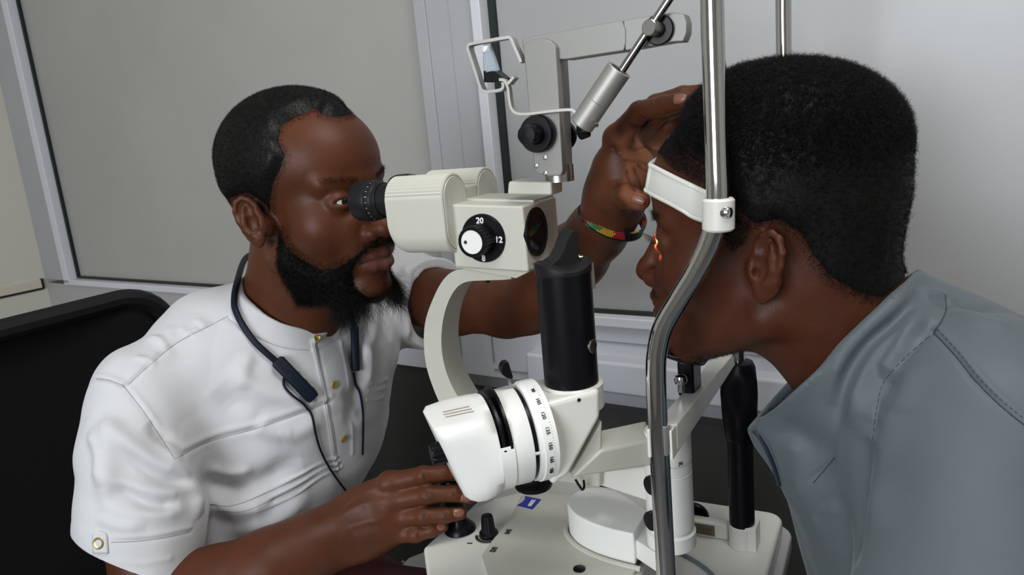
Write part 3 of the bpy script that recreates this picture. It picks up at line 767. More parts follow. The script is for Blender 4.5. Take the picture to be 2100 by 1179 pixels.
# --- ocular tubes
def ocular(vc, lab):
    b = MB(); ul, ur, wt, wb, R = -0.098, -0.034, 0.0605, -0.0125, 0.0225
    N = 44
    def sec(u, shrink, wbot, ridge):
        o = []
        for k_ in range(N + 1):
            a = math.pi * k_ / N; rr = R - shrink - (0.0007 if (ridge and k_ % 2 and 1 < k_ < N - 1) else 0)
            o.append((u, vc + rr * math.cos(a), wt - R + rr * math.sin(a)))
        rb = min(R - shrink - 0.002, 0.018)
        for k_ in range(13):
            a = math.pi + math.pi / 2 * k_ / 12; o.append((u, vc - (R - shrink - rb) + rb * math.cos(a), wbot + rb + rb * math.sin(a)))
        for k_ in range(13):
            a = 1.5 * math.pi + math.pi / 2 * k_ / 12; o.append((u, vc + (R - shrink - rb) + rb * math.cos(a), wbot + rb + rb * math.sin(a)))
        return o
    rs = 0.013
    L_ = [sec(ul, 0.0012, wb + rs, 0)] + [sec(ul + rs * (1 - math.cos(t_)) + 0.0006, 0, wb + rs * (1 - math.sin(t_)), 1) for t_ in np.linspace(0.1, PI / 2, 7)]
    L_ += [sec(-0.05, 0, wb, 1), sec(ur - 0.0012, 0, wb, 1), sec(ur - 0.0008, 0, wb, 0), sec(ur, 0.001, wb + 0.001, 0), sec(ur, 0.0022, wb + 0.0022, 0), sec(ur - 0.0006, 0.0026, wb + 0.0026, 0), sec(ur + 0.0006, 0.0034, wb + 0.0034, 0)]
    loft(b, L_)
    h = IB(b, 'prism_housing', M['cream'], SL, label=lab, ang=28)
    wa = 0.0385
    b = MB(); b.lathe([(r_, h_ * 0.87) for r_, h_ in [(0.0150, 0.0), (0.0160, 0.001), (0.0160, 0.018), (0.0172, 0.0182), (0.0175, 0.020), (0.0175, 0.0225), (0.0185, 0.024), (0.0190, 0.026), (0.0190, 0.031), (0.0196, 0.0315), (0.0200, 0.033), (0.0203, 0.036), (0.0200, 0.049), (0.0188, 0.0535), (0.0165, 0.0555), (0.0130, 0.0560), (0.0120, 0.054), (0.0110, 0.046), (0.0001, 0.045)]], (ul, vc, wa), (-1, 0, 0.0), 56, cap=False)
    e_ = IB(b, 'eyepiece', M['black_matt'], SL, h, ang=25)
    b = MB()
    for k_ in range(22):
        a = 2 * PI * k_ / 22; cc, s2 = math.cos(a), math.sin(a); rr = 0.01915; l2 = 0.0016 if k_ % 5 else 0.0026
        q = np.array((ul - 0.0248, vc + rr * cc, wa + rr * s2)); tn = np.array((0, -s2, cc)) * 0.00018
        x_ = np.array((l2 / 2, 0, 0)); b.add([q - x_ - tn, q + x_ - tn, q + x_ + tn, q - x_ + tn], [(0, 1, 2, 3)])
    IB(b, 'scale_marks', M['white_ink'], SL, h)
ocular(-0.030, None); ocular(0.032, None)
b = MB(); b.box((-0.06, -0.018, -0.006), (-0.034, 0.030, 0.046)); IB(b, 'tube_bridge', M['cream'], SL, bev=0.002)

# --- pivot column and arms
PV = np.array((0.1465, -0.004, 0.0))
sw = math.radians(45)
ui = np.array((math.cos(sw), math.sin(sw), 0)); vi = np.array((-math.sin(sw), math.cos(sw), 0))
def Li(px, py, c):
    """pixel -> slit lamp axes on the plane vi = c through the column axis"""
    nw = UA * vi[0] + VA * vi[1]; o_ = wor(COL); r = P(px, py, 1.0) - np.array([0, 0, CZ]); t = (o_ + nw * c - np.array([0, 0, CZ])).dot(nw) / r.dot(nw)
    return loc(np.array([0, 0, CZ]) + r * t)
COL = PV - ui * 0.098
wt_, wb_ = Li(1156, 548, 0)[2], Li(1172, 785, 0)[2]
COLX = Li(1163, 660, 0)
COL = np.array((COLX[0], COLX[1], 0.0))
rc = 56.0 / F * pix(wor(COL + np.array((0, 0, -0.09))))[2]
b = MB(); b.lathe([(rc, wb_ - 0.004), (rc, wt_ - 0.001), (rc - 0.0012, wt_), (0.0001, wt_)], COL, (0, 0, 1), 72, cap=False)
colm = IB(b, 'illumination_column', M['black'], SL)
b = MB(); q = Li(1190, 713, -rc * 0.8); dd = -vi * 0.82 + ui * 0.57; dd /= np.linalg.norm(dd)
q = COL + dd * (rc - 0.001); q[2] = Li(1190, 714, -rc * 0.8)[2]
b.lathe([(0.0058, 0), (0.0058, 0.0018), (0.0054, 0.0022), (0.0045, 0.0021), (0.0001, 0.0016)], q, dd, 32, cap=False); IB(b, 'button', M['steel'], SL, colm, label='round turned steel button')
# prism head on the column: saddle cap and slanted mirror wing
b = MB(); n_ = 48; loops = []
for r_, f_ in ((rc + 0.0006, -0.004), (rc + 0.0010, 0.000), (rc + 0.0006, 0.003), (rc - 0.003, 0.005), (rc * 0.5, 0.0055), (0.0005, 0.006)):
    lp = []
    for k_ in range(n_):
        a = 2 * PI * k_ / n_; x_, y_ = math.cos(a), math.sin(a)
        sad = 0.0035 * (x_ * x_ - y_ * y_) * (r_ / rc) * (1 if f_ >= 0 else 0.0)
        lp.append(COL + ui * (r_ * x_) + vi * (r_ * y_) + np.array((0, 0, wt_ + f_ + sad)))
    loops.append(lp)
loft(b, loops)
IB(b, 'column_cap', M['black_matt'], SL, colm)
b = MB(); prof = [(1108, 549), (1128, 545), (1146, 532), (1156, 514), (1163, 494), (1171, 479), (1177, 473), (1185, 477), (1186, 500), (1187, 524), (1196, 540)]
pl_ = [Li(*q, -0.011) for q in catmull(prof, 3)] if False else [Li(*q, -0.011) for q in prof]
b.prism(pl_, vi * 0.022); IB(b, 'mirror_wing', M['black_matt'], SL, colm, bev=0.0015)
b = MB(); q0, q1, q2, q3 = Li(1208, 528, 0.004), Li(1217, 540, 0.004), Li(1222, 592, 0.004), Li(1212, 592, 0.004)
b.prism([q0, q1, q2, q3], vi * 0.010); IB(b, 'deflector_plate', M['satin'], SL, colm)
# emissive box: orange light reflected at the mirror, put in as its own glow
lit = mat('mirror_glow_emission', (1, 0.6, 0.3), 0.3, emis=(1.0, 0.42, 0.16), estr=14.0)
b = MB(); q0 = COL + ui * (rc * 0.62) + np.array((0, 0, wt_ + 0.006)); b.box((-0.004, -0.004, -0.002), (0.004, 0.004, 0.0015)); b.v = [tuple(q0 + ui * q_[0] + vi * q_[1] + np.array((0, 0, q_[2]))) for q_ in b.v]
IB(b, 'mirror_glow', lit, SL, colm)

# --- lamp block under the column
vn = -rc - 0.006
A_, A2, B_, Cc, D_, E_ = Li(1117, 828, vn), Li(1128, 822, vn), Li(1233, 796, vn), Li(1233, 856, vn), Li(1168, 975, vn), Li(1133, 1000, vn)
BK = Li(1120, 975, vn)
th = (2 * rc + 0.010)
b = MB(); b.prism([A_, B_, Cc, D_, E_], vi * th); IB(b, 'lamp_block', M['cream_gloss'], SL, bev=0.005, seg=4)
lb = [o for o in SL.children if o.name.startswith('lamp_block')][0]
b = MB(); b.lathe([(rc + 0.0035, -0.02), (rc + 0.0035, 0.0), (rc + 0.0015, 0.0015), (rc, 0.0012)], COL + np.array((0, 0, wb_)), (0, 0, 1), 64, cap=False); IB(b, 'collar', M['cream_gloss'], SL, lb)
b = MB(); b.prism([Li(1236, 862, vn + 0.012), Li(1234, 948, vn + 0.012), Li(1180, 975, vn + 0.012), Li(1170, 974, vn + 0.012)], vi * 0.034); IB(b, 'block_foot', M['cream'], SL, bev=0.003)
b = MB(); q = Li(1187, 820, vn); b.lathe([(0.0016, 0.0002), (0.0016, 0.0006), (0.0001, 0.0006)], q, -vi, 20, cap=False); IB(b, 'screw_hole', M['black_ink'], SL, lb)
# drum: axis points away from the block, dipping towards the examiner
dip = math.radians(2)
ad = -ui * math.cos(dip) + np.array((0, 0, -math.sin(dip)))          # axis
ed = -ui * math.sin(dip) * -1.0; eu = np.cross(vi, ad); eu = eu if eu[2] > 0 else -eu      # up across the axis
cr = Li(1082, 884, 0.0)                                              # centre of the scale ring
DC = cr; e1 = -vi; e2 = eu
Rd = 0.0405
b = MB()
def ringp(prof, **kw): return b.lathe(prof, DC, ad, 96, **kw)
ringp([(Rd + 0.0022, -0.012), (Rd + 0.0022, -0.0005), (Rd + 0.001, 0.0), (Rd + 0.0006, 0.0035), (0.02, 0.0035)], cap=True)
ring = IB(b, 'axis_scale_ring', M['white_plastic'], SL)
b = MB(); ringp([(Rd - 0.003, 0.003), (Rd - 0.003, 0.0085)], cap=False); IB(b, 'groove', M['black'], SL, ring)
b = MB(); ringp([(0.02, 0.0075), (Rd, 0.0078), (Rd + 0.0004, 0.009), (Rd - 0.0002, 0.024), (Rd - 0.001, 0.0245)], cap=True); IB(b, 'drum', M['white_plastic'], SL)
b = MB(); ringp([(Rd - 0.006, 0.024), (Rd - 0.006, 0.034)], cap=False)
for h0 in (0.0248, 0.0305):
    b.lathe([(Rd - 0.006, h0), (Rd + 0.0008, h0 + 0.0001), (Rd + 0.0008, h0 + 0.0022), (Rd - 0.006, h0 + 0.0023)], DC + e2 * (0.0035 if h0 < 0.03 else 0.0015), ad, 96, cap=False, flute=(48, 0.0006, h0, h0 + 0.0022))
IB(b, 'filter_wheel', M['black'], SL)
# numbers round the ring

for k_, s_ in enumerate(('90', '105', '120', '135', '150', '165', '180')):
    a = math.radians(70 - 16.5 * k_); rad = Rd + 0.0026; nrm = e1 * math.cos(a) + e2 * math.sin(a)
    q = DC + nrm * rad + ad * -0.0045 * 1.0; tang = -(e1 * -math.sin(a) + e2 * math.cos(a))
    text_on(s_, 0.0044, M['black_ink'], ring, so, q, tang, -ad, name='scale_figures')
b = MB()
for k_ in range(40):
    a = math.radians(78 - 3.3 * k_); nrm = e1 * math.cos(a) + e2 * math.sin(a); q = DC + nrm * (Rd + 0.0024) + ad * -0.0085; tg = (-e1 * math.sin(a) + e2 * math.cos(a)) * 0.00012
    l2 = ad * (0.0014 if k_ % 5 == 0 else 0.0008); b.add([q - tg, q - tg + l2, q + tg + l2, q + tg], [(0, 1, 2, 3)])
IB(b, 'scale_marks', M['black_ink'], SL, ring)
# nose housing lofted from the drum circle to a slanted rounded box
b = MB(); n_ = 64
def circ(h_, r_): return [DC + ad * h_ + e1 * r_ * math.cos(2 * PI * k_ / n_) + e2 * r_ * math.sin(2 * PI * k_ / n_) for k_ in range(n_)]
def sq(h_, hx, up, dn, p_, sk=0.0, cx_=0.0):
    o = []
    for k_ in range(n_):
        a = 2 * PI * k_ / n_; c_, s_ = math.cos(a), math.sin(a); m_ = (abs(c_) ** p_ + abs(s_) ** p_) ** (-1 / p_)
        yy = s_ * m_ * (up if s_ > 0 else dn)
        o.append(DC + ad * (h_ + sk * (yy)) + e1 * (cx_ + c_ * m_ * hx) + e2 * yy)
    return o
loft(b, [circ(0.0345, Rd - 0.001), sq(0.0352, Rd, Rd - .001, Rd, 2.3, 0), sq(0.043, 0.0385, 0.0365, 0.0388, 4.0, 0.0), sq(0.050, 0.0370, 0.0345, 0.0372, 7, 0.0), sq(0.060, 0.0360, 0.0335, 0.0350, 10, 0.08), sq(0.0700, 0.0335, 0.0325, 0.0330, 10, 0.24), sq(0.0735, 0.0300, 0.0300, 0.0310, 8, 0.26)])
nose = IB(b, 'lamp_housing', M['white_plastic'], SL, ang=60); nose_v, nose_f = list(b.v), list(b.f)
# the part of the housing that closes the filter slot below
b = MB(); loops = []
for h0, r_ in ((0.0240, Rd - 0.0022), (0.0242, Rd + 0.0010), (0.0355, Rd + 0.0008), (0.0358, Rd - 0.002)):
    loops.append([DC + ad * h0 + e1 * r_ * math.cos(a) + e2 * r_ * math.sin(a) for a in np.linspace(math.radians(14), math.radians(-190), 60)])
m_ = 60
for j_ in range(3):
    for i_ in range(m_ - 1): b.add([loops[j_][i_], loops[j_][i_ + 1], loops[j_ + 1][i_ + 1], loops[j_ + 1][i_]], [(0, 1, 2, 3)])
IB(b, 'slot_cover', M['white_plastic'], SL, nose)
def Lp(px, py, q0, nl):
    nw = UA * nl[0] + VA * nl[1] + WA * nl[2]; r = P(px, py, 1.0) - np.array([0, 0, CZ]); t = (wor(q0) - np.array([0, 0, CZ])).dot(nw) / r.dot(nw)
    return loc(np.array([0, 0, CZ]) + r * t)
_nt = BVHTree.FromPolygons([tuple(wor(np.array(q_) + so)) for q_ in nose_v], nose_f); b = MB()
for (xa_, ya_, xb_, yb_) in ((908, 846, 962, 834), (910, 851, 967, 839), (914, 856, 971, 844)):
    pts_ = [hit(_nt, xa_ + (xb_ - xa_) * t_, ya_ + (yb_ - ya_) * t_, 0.0001)[0] for t_ in np.linspace(0, 1, 12)]; pts_ = [loc(q_) for q_ in pts_ if q_ is not None]
    if len(pts_) > 3: b.tube(pts_, 0.0006, 8)
IB(b, 'vent_slot', mat('painted_slot_shade', (0.25, 0.2, 0.18), 0.6), SL, nose)  # brown tubes: shade inside the vent slots, put into their colour
kq = DC + ad * 0.0755 + e2 * 0.006 - vi * 0.012; b = MB(); b.lathe([(0.0088, -0.004), (0.0092, 0.001), (0.0090, 0.0085), (0.0078, 0.0098), (0.0001, 0.0100)], kq, ad, 60, cap=False, flute=(15, 0.0009, 0.0005, 0.0086)); IB(b, 'clamp_knob', M['black'], SL, nose)
b = MB(); q0, q1 = Li(1017, 945, -Rd * 0.93), Li(1112, 928, -Rd * 0.98); b.tube([q0, q1], 0.0013, 10); IB(b, 'index_rib', M['cream'], SL, nose)
# small half-round lever above the drum
b = MB(); q0, q1 = Li(1050, 790, 0.0), Li(1041, 770, 0.0); b.cyl(q0 - np.array((0, 0, 0.01)), q1, 0.0013, n=12); lev = IB(b, 'lever_stem', M['steel'], SL)
b = MB(); pts = [Li(x_, y_, -0.004) for x_, y_ in ((1043, 742), (1035, 743), (1029, 750), (1027, 759), (1031, 769), (1040, 776), (1051, 778), (1053, 774))]; b.prism(pts, vi * 0.008); IB(b, 'lever_paddle', M['black'], SL, lev, bev=0.0012)
# black rim seen under the drum
b = MB(); q = Li(1094, 990, 0.012); b.lathe([(0.016, -0.003), (0.0165, -0.002), (0.0165, 0.001), (0.015, 0.002)], q, (0, 0, 1), 48); IB(b, 'under_ring', M['black'], SL)
# --- lower arms
vv = -0.032
b = MB(); a0, a1, a2_, a3 = Lv(1168, 974, -0.062), Lv(1240, 955, -0.060), Lv(1330, 905, -0.022), Lv(1345, 960, -0.022)
f1 = [Li(1170, 982, -0.020), Li(1232, 925, -0.020), Lv(1330, 902, -0.024), Lv(1335, 957, -0.024)]
bk = [q_ + np.array((-0.012, 0.034, 0.004)) for q_ in f1]
b.hexa([f1[0], f1[1], f1[2], f1[3], bk[0], bk[1], bk[2], bk[3]]); IB(b, 'illumination_arm', M['cream'], SL, bev=0.003)
b = MB(); g = [Lv(1195, 986, 0.010), Lv(1330, 1030, -0.01), Lv(1330, 955, -0.01), Lv(1215, 968, 0.010)]
b.hexa(g + [q_ + np.array((0, 0.026, 0)) for q_ in g]); IB(b, 'microscope_arm', M['cream_gloss'], SL, bev=0.003)
cq = Lv(1040, 950, va); b = MB(); b.prism([Lv(985, 915, va), Lv(1065, 915, va), Lv(1230, 965, va + 0.01), Lv(1230, 1000, va + 0.01), Lv(1050, 975, va)], (0, 0.034, 0)); IB(b, 'arm_foot', M['cream'], SL, bev=0.002)
ptop, pbot = Lv(1376, 882, -0.004)[2], Lv(1368, 1112, -0.004)[2]
rp = 0.0215
b = MB(); b.lathe([(rp - 0.002, ptop), (rp, ptop - 0.002), (rp, Lv(1372, 978, -0.02)[2] + 0.0008), (rp - 0.0006, Lv(1372, 978, -0.02)[2]), (rp, Lv(1372, 978, -0.02)[2] - 0.0008), (rp, pbot + 0.0205), (rp - 0.0012, pbot + 0.0195), (rp - 0.0012, pbot + 0.0165), (rp + 0.0012, pbot + 0.0155), (rp + 0.0012, pbot + 0.002), (rp - 0.001, pbot)], PV, (0, 0, 1), 64)
piv = IB(b, 'pivot_column', M['white_plastic'], SL, ang=30)
b = MB(); zc = Lv(1400, 966, -0.024)[2]
for k_ in range(44):
    a = math.radians(-150 + 4.1 * k_); nr = np.array((math.cos(a), math.sin(a), 0)); tg = np.array((-math.sin(a), math.cos(a), 0)) * 0.00012; q = PV + nr * (rp + 0.0002); q[2] = zc
    h2 = np.array((0, 0, 0.0032 if k_ % 5 == 0 else 0.0018)); b.add([q - tg, q + tg, q + tg + h2, q - tg + h2], [(0, 1, 2, 3)])
IB(b, 'angle_scale', M['black_ink'], SL, piv)
qq = Lv(1397, 957, -0.024); nr = np.array((qq[0] - PV[0], -0.017, 0)); nr /= np.linalg.norm(nr); q = PV + nr * (rp + 0.0002); q[2] = qq[2]
text_on('30', 0.0046, M['black_ink'], piv, so, q, np.cross((0, 0, 1), nr), (0, 0, 1), name='scale_figures')
for py in (995, 1068):   # clamp knobs left of the pivot
    q = Lv(1331, py, -0.028); b = MB(); b.lathe([(0.0078, 0), (0.0088, 0.001), (0.0090, 0.008), (0.0080, 0.0095), (0.0001, 0.0098)], q + np.array((0.006, 0.006, 0)), (-0.55, -0.8, 0), 40, flute=(14, 0.0007, 0.0005, 0.0082), cap=False); IB(b, 'clamp_knob', M['black'], SL, piv)
# --- cross slide block: bullet shaped in plan
wtop = -0.288
b = MB()
c1 = Lw(1245, 1060, wtop); 
plan = []
qa, qb, qc, qd = Lw(1162, 1028, wtop), Lw(1318, 1092, wtop), Lw(1343, 1030, wtop), Lw(1205, 999, wtop)
ctrl = [Lw(*p_, wtop) for p_ in ((1299, 1095), (1250, 1084), (1208, 1070), (1177, 1052), (1163, 1030), (1177, 1010), (1212, 999), (1262, 1005), (1330, 1045))]
cur = catmull(ctrl, 5)
hgt = 0.056
b.prism(cur, (0, 0, -hgt)); slide = IB(b, 'cross_slide_block', M['white_plastic'], SL, bev=0.002)
q0, q1 = Lw(1322, 1090, wtop - 0.001), PV + np.array((0, 0, wtop - 0.012))
fx = [q0 + np.array((0, 0, 0)), np.array((PV[0], PV[1] - rp, wtop - 0.004)), np.array((PV[0], PV[1] + rp, wtop - 0.004)), Lw(1350, 1040, wtop - 0.001)]
b = MB(); b.prism([np.array((p_[0], p_[1], wtop - 0.010)) for p_ in (Lw(1290, 1100, wtop - .01), (PV[0] - 0.004, PV[1] - rp, 0), (PV[0] - 0.004, PV[1] + rp, 0), Lw(1340, 1050, wtop - .01))], (0, 0, -0.020)); IB(b, 'slide_neck', M['white_plastic'], SL, bev=0.002)

# --- moving base with joystick
wB = -0.325
fixw = lambda lst, w_: [Lw(*p_, w_) for p_ in lst]
b = MB(); plan = fixw([(868, 1122), (905, 1088), (955, 1050), (1010, 1022), (1060, 1008), (1130, 1010), (1300, 1040), (1460, 1080)], wB)
plan = [plan[0], plan[1], plan[2], plan[3], plan[4], plan[5], np.array((0.12, 0.075, wB)), np.array((0.12, -0.12, wB)), np.array((-0.02, -0.16, wB))]
b.prism([np.array(p_) for p_ in plan], (0, 0, -(wB - BASEW) + 0.004)); mb_ = IB(b, 'moving_base', M['cream_gloss'], SL, bev=0.004, seg=4)
# raised deck of the moving base
b = MB(); deck = fixw([(985, 1140), (1010, 1105), (1045, 1062), (1068, 1016), (1085, 1006)], wB + 0.004)
deck += [np.array((0.045, 0.105, wB + 0.004)), np.array((0.115, 0.075, wB + 0.004)), np.array((0.115, -0.115, wB + 0.004)), np.array((0.03, -0.13, wB + 0.004))]
b.prism(deck, (0, 0, -0.006)); IB(b, 'deck', M['cream'], SL, mb_, bev=0.002)
rim = catmull([c_ + np.array((0, 0, -(wtop - wB) + 0.004)) for c_ in ctrl], 5); cen = np.mean(rim, axis=0)
b = MB(); b.tube([cen + (q_ - cen) * 1.13 for q_ in rim[:-1]], 0.0028, 10); IB(b, 'well_rim', M['cream'], SL, mb_)
b = MB(); b.prism([cen + (q_ - cen) * 1.06 + np.array((0, 0, 0.0004)) for q_ in rim], (0, 0, -0.0012)); IB(b, 'well_gap', M['black_ink'], SL, mb_)
q = Lw(1188, 1167, wB + 0.004); b = MB(); b.lathe([(0.0060, 0), (0.0058, 0.0010), (0.0035, 0.0016), (0.0001, 0.0017)], q, (0, 0, 1), 32, cap=False); IB(b, 'blanking_cap', M['black'], SL, mb_)
# joystick
J = Lw(944, 1086, wB)
b = MB(); b.lathe([(0.0175, 0), (0.0172, 0.0022), (0.0140, 0.0062), (0.0095, 0.0115), (0.0092, 0.018), (0.0104, 0.030), (0.0112, 0.045), (0.0114, 0.055), (0.0105, 0.0595), (0.0085, 0.0615), (0.0001, 0.062)], J, (-0.10, 0.0, 1), 48, cap=False); joy = IB(b, 'joystick', M['black'], SL, ang=50)
# brightness knob
K_ = Lw(1003, 1100, wB)
b = MB(); b.lathe([(0.0098, 0), (0.0104, 0.0014), (0.0100, 0.0045), (0.0078, 0.0058), (0.0072, 0.010), (0.0064, 0.0215), (0.0056, 0.0235), (0.0001, 0.0242)], K_ + np.array((0, 0, 0.001)), (0, 0, 1), 48, cap=False, flute=(10, 0.0006, 0.0065, 0.0215)); IB(b, 'brightness_knob', M['black'], SL)
b = MB(); r0, r1 = 0.0118, 0.0142; ui0 = math.atan2(-1, 0)
pts = []
for k_ in range(33):
    a = math.radians(-162 + 175 * k_ / 32); 
    pts.append((K_ + np.array((math.cos(a) * r0, math.sin(a) * r0, 0.0012)), K_ + np.array((math.cos(a) * (r0 + (r1 - r0) * (1.3 - k_ / 40)), math.sin(a) * (r0 + (r1 - r0) * (1.3 - k_ / 40)), 0.0012))))
b.sheet([[p_[0] for p_ in pts], [p_[1] for p_ in pts]]); IB(b, 'dial_arc', M['black_ink'], SL, mb_, solid=0.0004)
def on_base(px, py, px2, py2, s_, size, m_, w_=None, par=None, nm='lettering', bold=0.0002):
    """text on the base: reading direction from pixel 1 to pixel 2"""
    w_ = wB + 0.0048 if w_ is None else w_
    q0 = Lw(px, py, w_); q1 = Lw(px2, py2, w_); ex = q1 - q0; ex[2] = 0
    return text_on(s_, size, m_, par or mb_, so, (q0 + q1) / 2, ex, np.cross((0, 0, 1), ex), name=nm, bold=bold)
on_base(967, 1106, 958, 1122, '1', 0.0075, M['black_ink'], wB + 0.0005)
on_base(1016, 1121, 1008, 1132, '1/2', 0.0075, M['black_ink'])
on_base(1046, 1083, 1037, 1096, '1/4', 0.0075, M['black_ink'])
blue = mat('blue_emblem', (0.02, 0.035, 0.30), 0.4)
w5 = wB + 0.0045
em = [Lw(*p_, w5) for p_ in ((1060, 1036), (1070, 1030), (1076, 1024), (1077, 1017), (1110, 1024), (1101, 1034), (1092, 1044))]
b = MB(); b.prism(em, (0, 0, -0.0006)); IB(b, 'emblem', blue, SL, mb_)
on_base(1096, 1023, 1084, 1039, 'ZEISS', 0.0062, M['white_ink'], w5 + 0.0001, nm='emblem_lettering')
# black gooseneck clip under the arm
b = MB(); b.tube(catmull([Lv(1180, 983, -0.02), Lv(1188, 996, -0.02), Lv(1194, 1004, -0.02), Lv(1198, 998, -0.02), Lv(1197, 985, -0.02)], 4), 0.0012, 8); IB(b, 'cable_clip', M['black'], SL)

# ================================================================ HEAD REST
HR = root_at('head_rest_stand', 'chrome two-post head and chin rest holding the patient\'s forehead', 'head rest', (0.17, 0.07, BASEW))
def pole(v, pxs):
    return catmull([Lv(x_, y_, v) for x_, y_ in pxs], 10)
vN, vF = -0.086, 0.227
near = pole(vN, [(1457, -160), (1462, 60), (1466, 200), (1470, 330), (1472, 400), (1468, 452), (1452, 505), (1425, 560), (1393, 612), (1362, 665), (1349, 712), (1345, 760), (1348, 850), (1354, 960), (1360, 1070), (1366, 1179), (1371, 1290)]); near.append(np.array((near[-1][0], vN, BASEW)))
b = MB(); b.tube(near, 0.0079, 28); p1 = IB(b, 'chrome_post', M['chrome'], HR, ang=180)
lowu = near[-1][0]
far = catmull([np.array((0.2215, vF, 0.33)), np.array((0.2215, vF, 0.14)), np.array((0.2215, vF, 0.05)), np.array((0.2205, vF, 0.02)), np.array((0.213, vF, -0.01)), np.array((0.192, vF, -0.045)), np.array((0.172, vF, -0.078)), np.array((0.168, vF, -0.11)), np.array((0.168, vF, -0.2)), np.array((0.168, vF, -0.26)), np.array((0.168, vF, BASEW + 0.01))], 8)
b = MB(); b.tube(far, 0.0079, 24); IB(b, 'chrome_post', M['chrome'], HR, ang=180)
b = MB(); zt = near[0][2]; b.tube(catmull([near[0], near[0] + np.array((0, 0.01, 0.03)), np.array((near[0][0], vN + 0.04, zt + 0.045)), np.array((near[0][0], vF - 0.04, zt + 0.045)), np.array((0.2215, vF - 0.01, 0.36)), np.array((0.2215, vF, 0.33))], 6), 0.0079, 20); IB(b, 'top_bar', M['chrome'], HR, ang=180)
# grips and feet
for v_, uu in ((vF, 0.168),):
    g0, g1, g2 = Lv(1519, 742, vF)[2], Lv(1519, 900, vF)[2], Lv(1517, 1072, vF)[2]
    b = MB(); b.lathe([(0.0105, g0 + 0.001), (0.0165, g0), (0.0190, g0 - 0.006), (0.0207, g0 - 0.025), (0.0212, g0 - 0.04), (0.0200, g1 + 0.03), (0.0172, g1 + 0.004), (0.0155, g1)], (uu, v_, 0), (0, 0, 1), 108, flute=(54, 0.0006, g1 + 0.02, g0 - 0.004)); gr = IB(b, 'knurled_sleeve', M['black'], HR)
    b = MB(); b.lathe([(0.0150, g1), (0.0150, g2)], (uu, v_, 0), (0, 0, 1), 40); IB(b, 'lower_sleeve', M['black'], HR)
    if v_ == vF:
        b = MB(); b.lathe([(0.0150, g2), (0.0160, g2 - 0.001), (0.0160, BASEW)], (uu, v_, 0), (0, 0, 1), 40); b.prism([(uu - 0.002, v_ - 0.015, BASEW), (uu + 0.018, v_ - 0.012, BASEW), (uu + 0.019, v_ + 0.014, BASEW), (uu - 0.002, v_ + 0.016, BASEW)], (0, 0, g2 - BASEW + 0.002)); IB(b, 'socket', M['cream_gloss'], HR, bev=0.002)
b = MB(); b.lathe([(0.0150, BASEW + 0.075), (0.0160, BASEW + 0.074), (0.0160, BASEW)], (lowu, vN, 0), (0, 0, 1), 40); IB(b, 'socket', M['cream_gloss'], HR)
# chin rest cross bar
b = MB()
k1, k2 = Lv(1352, 935, vN), Lv(1345, 880, vN)
ztop = k2[2]
uc = 0.168
vb0, vb1 = vN + 0.009, 0.213
nb_, nt_ = Lv(1380, 945, vb0 - 0.016), Lv(1377, 884, vb0 - 0.016)
fb_, ft_ = Lv(1508, 748, vb1), Lv(1503, 726, vb1)
wd = np.array((-0.017, 0, 0.0))
def on_(p_, q_, t): return p_ + (q_ - p_) * t
t0 = 0.016 / (vb1 - vb0 + 0.016)
b.hexa([on_(nb_, fb_, t0) + wd, on_(nb_, fb_, t0), on_(nt_, ft_, t0), on_(nt_, ft_, t0) + wd, fb_ + wd, fb_, ft_, ft_ + wd])
b.hexa([nb_ + np.array((-0.002, 0, 0)), nb_, nt_, nt_ + np.array((-0.002, 0, 0)), on_(nb_, fb_, t0) + np.array((-0.002, 0.001, 0)), on_(nb_, fb_, t0) + np.array((0, 0.001, 0)), on_(nt_, ft_, t0) + np.array((0, 0.001, 0)), on_(nt_, ft_, t0) + np.array((-0.002, 0.001, 0))])
l0 = Lv(1330, 880, vN - 0.006); l1 = Lv(1331, 938, vN - 0.006)
b.box((l0[0] - 0.0015, vN - 0.007, l1[2]), (l0[0] + 0.001, vN + 0.012, l0[2]))
b.box((l0[0] - 0.0015, vN + 0.009, l1[2] + 0.002), (nt_[0], vN + 0.013, l0[2] - 0.001))
bar = IB(b, 'cross_bar', M['cream_gloss'], HR, bev=0.001)
ztop = (nt_[2] * 0.65 + ft_[2] * 0.35)
b = MB(); q = Lw(1397, 803, on_(nt_, ft_, 0.2)[2]); b.lathe([(0.0030, 0), (0.0030, 0.007), (0.0052, 0.008), (0.0060, 0.0115), (0.0048, 0.015), (0.0001, 0.0165)], q, (0, 0, 1), 32, cap=False); IB(b, 'paper_pin', M['chrome'], HR, bar)
# chin cup
cc = loc(P(1440, 748, 0.655)); cc = np.array((0.162, 0.035, ztop + 0.03))
b = MB(); rows = []
for i_ in range(13):
    t = -1 + 2 * i_ / 12; row = []
    for j_ in range(13):
        s_ = -1 + 2 * j_ / 12
        row.append(np.array((cc[0] + 0.020 * s_ - 0.006, cc[1] + 0.040 * t, cc[2] + 0.013 * t * t + 0.004 * (1 - s_) ** 2 * 0.6 - 0.002)))
    rows.append(row)
b.sheet(rows); cup = IB(b, 'chin_cup', M['black'], HR, solid=0.004)
b = MB(); b.box((cc[0] - 0.011, cc[1] - 0.012, ztop - 0.006), (cc[0] + 0.004, cc[1] + 0.020, cc[2] - 0.0005)); IB(b, 'cup_stem', M['black'], HR, bev=0.003)
q = Lv(1474, 435, vN); b = MB(); b.lathe([(0.0098, q[2] - 0.013), (0.0112, q[2] - 0.0115), (0.0112, q[2] + 0.0085), (0.0098, q[2] + 0.010)], (near[44][0] if False else q[0] - 0.001, vN, 0), (0.03, 0, 1), 40)
bandw = mat('white_silicone', (0.70, 0.69, 0.64), 0.35, sss=0.2)
brk = IB(b, 'band_bracket', bandw, HR)
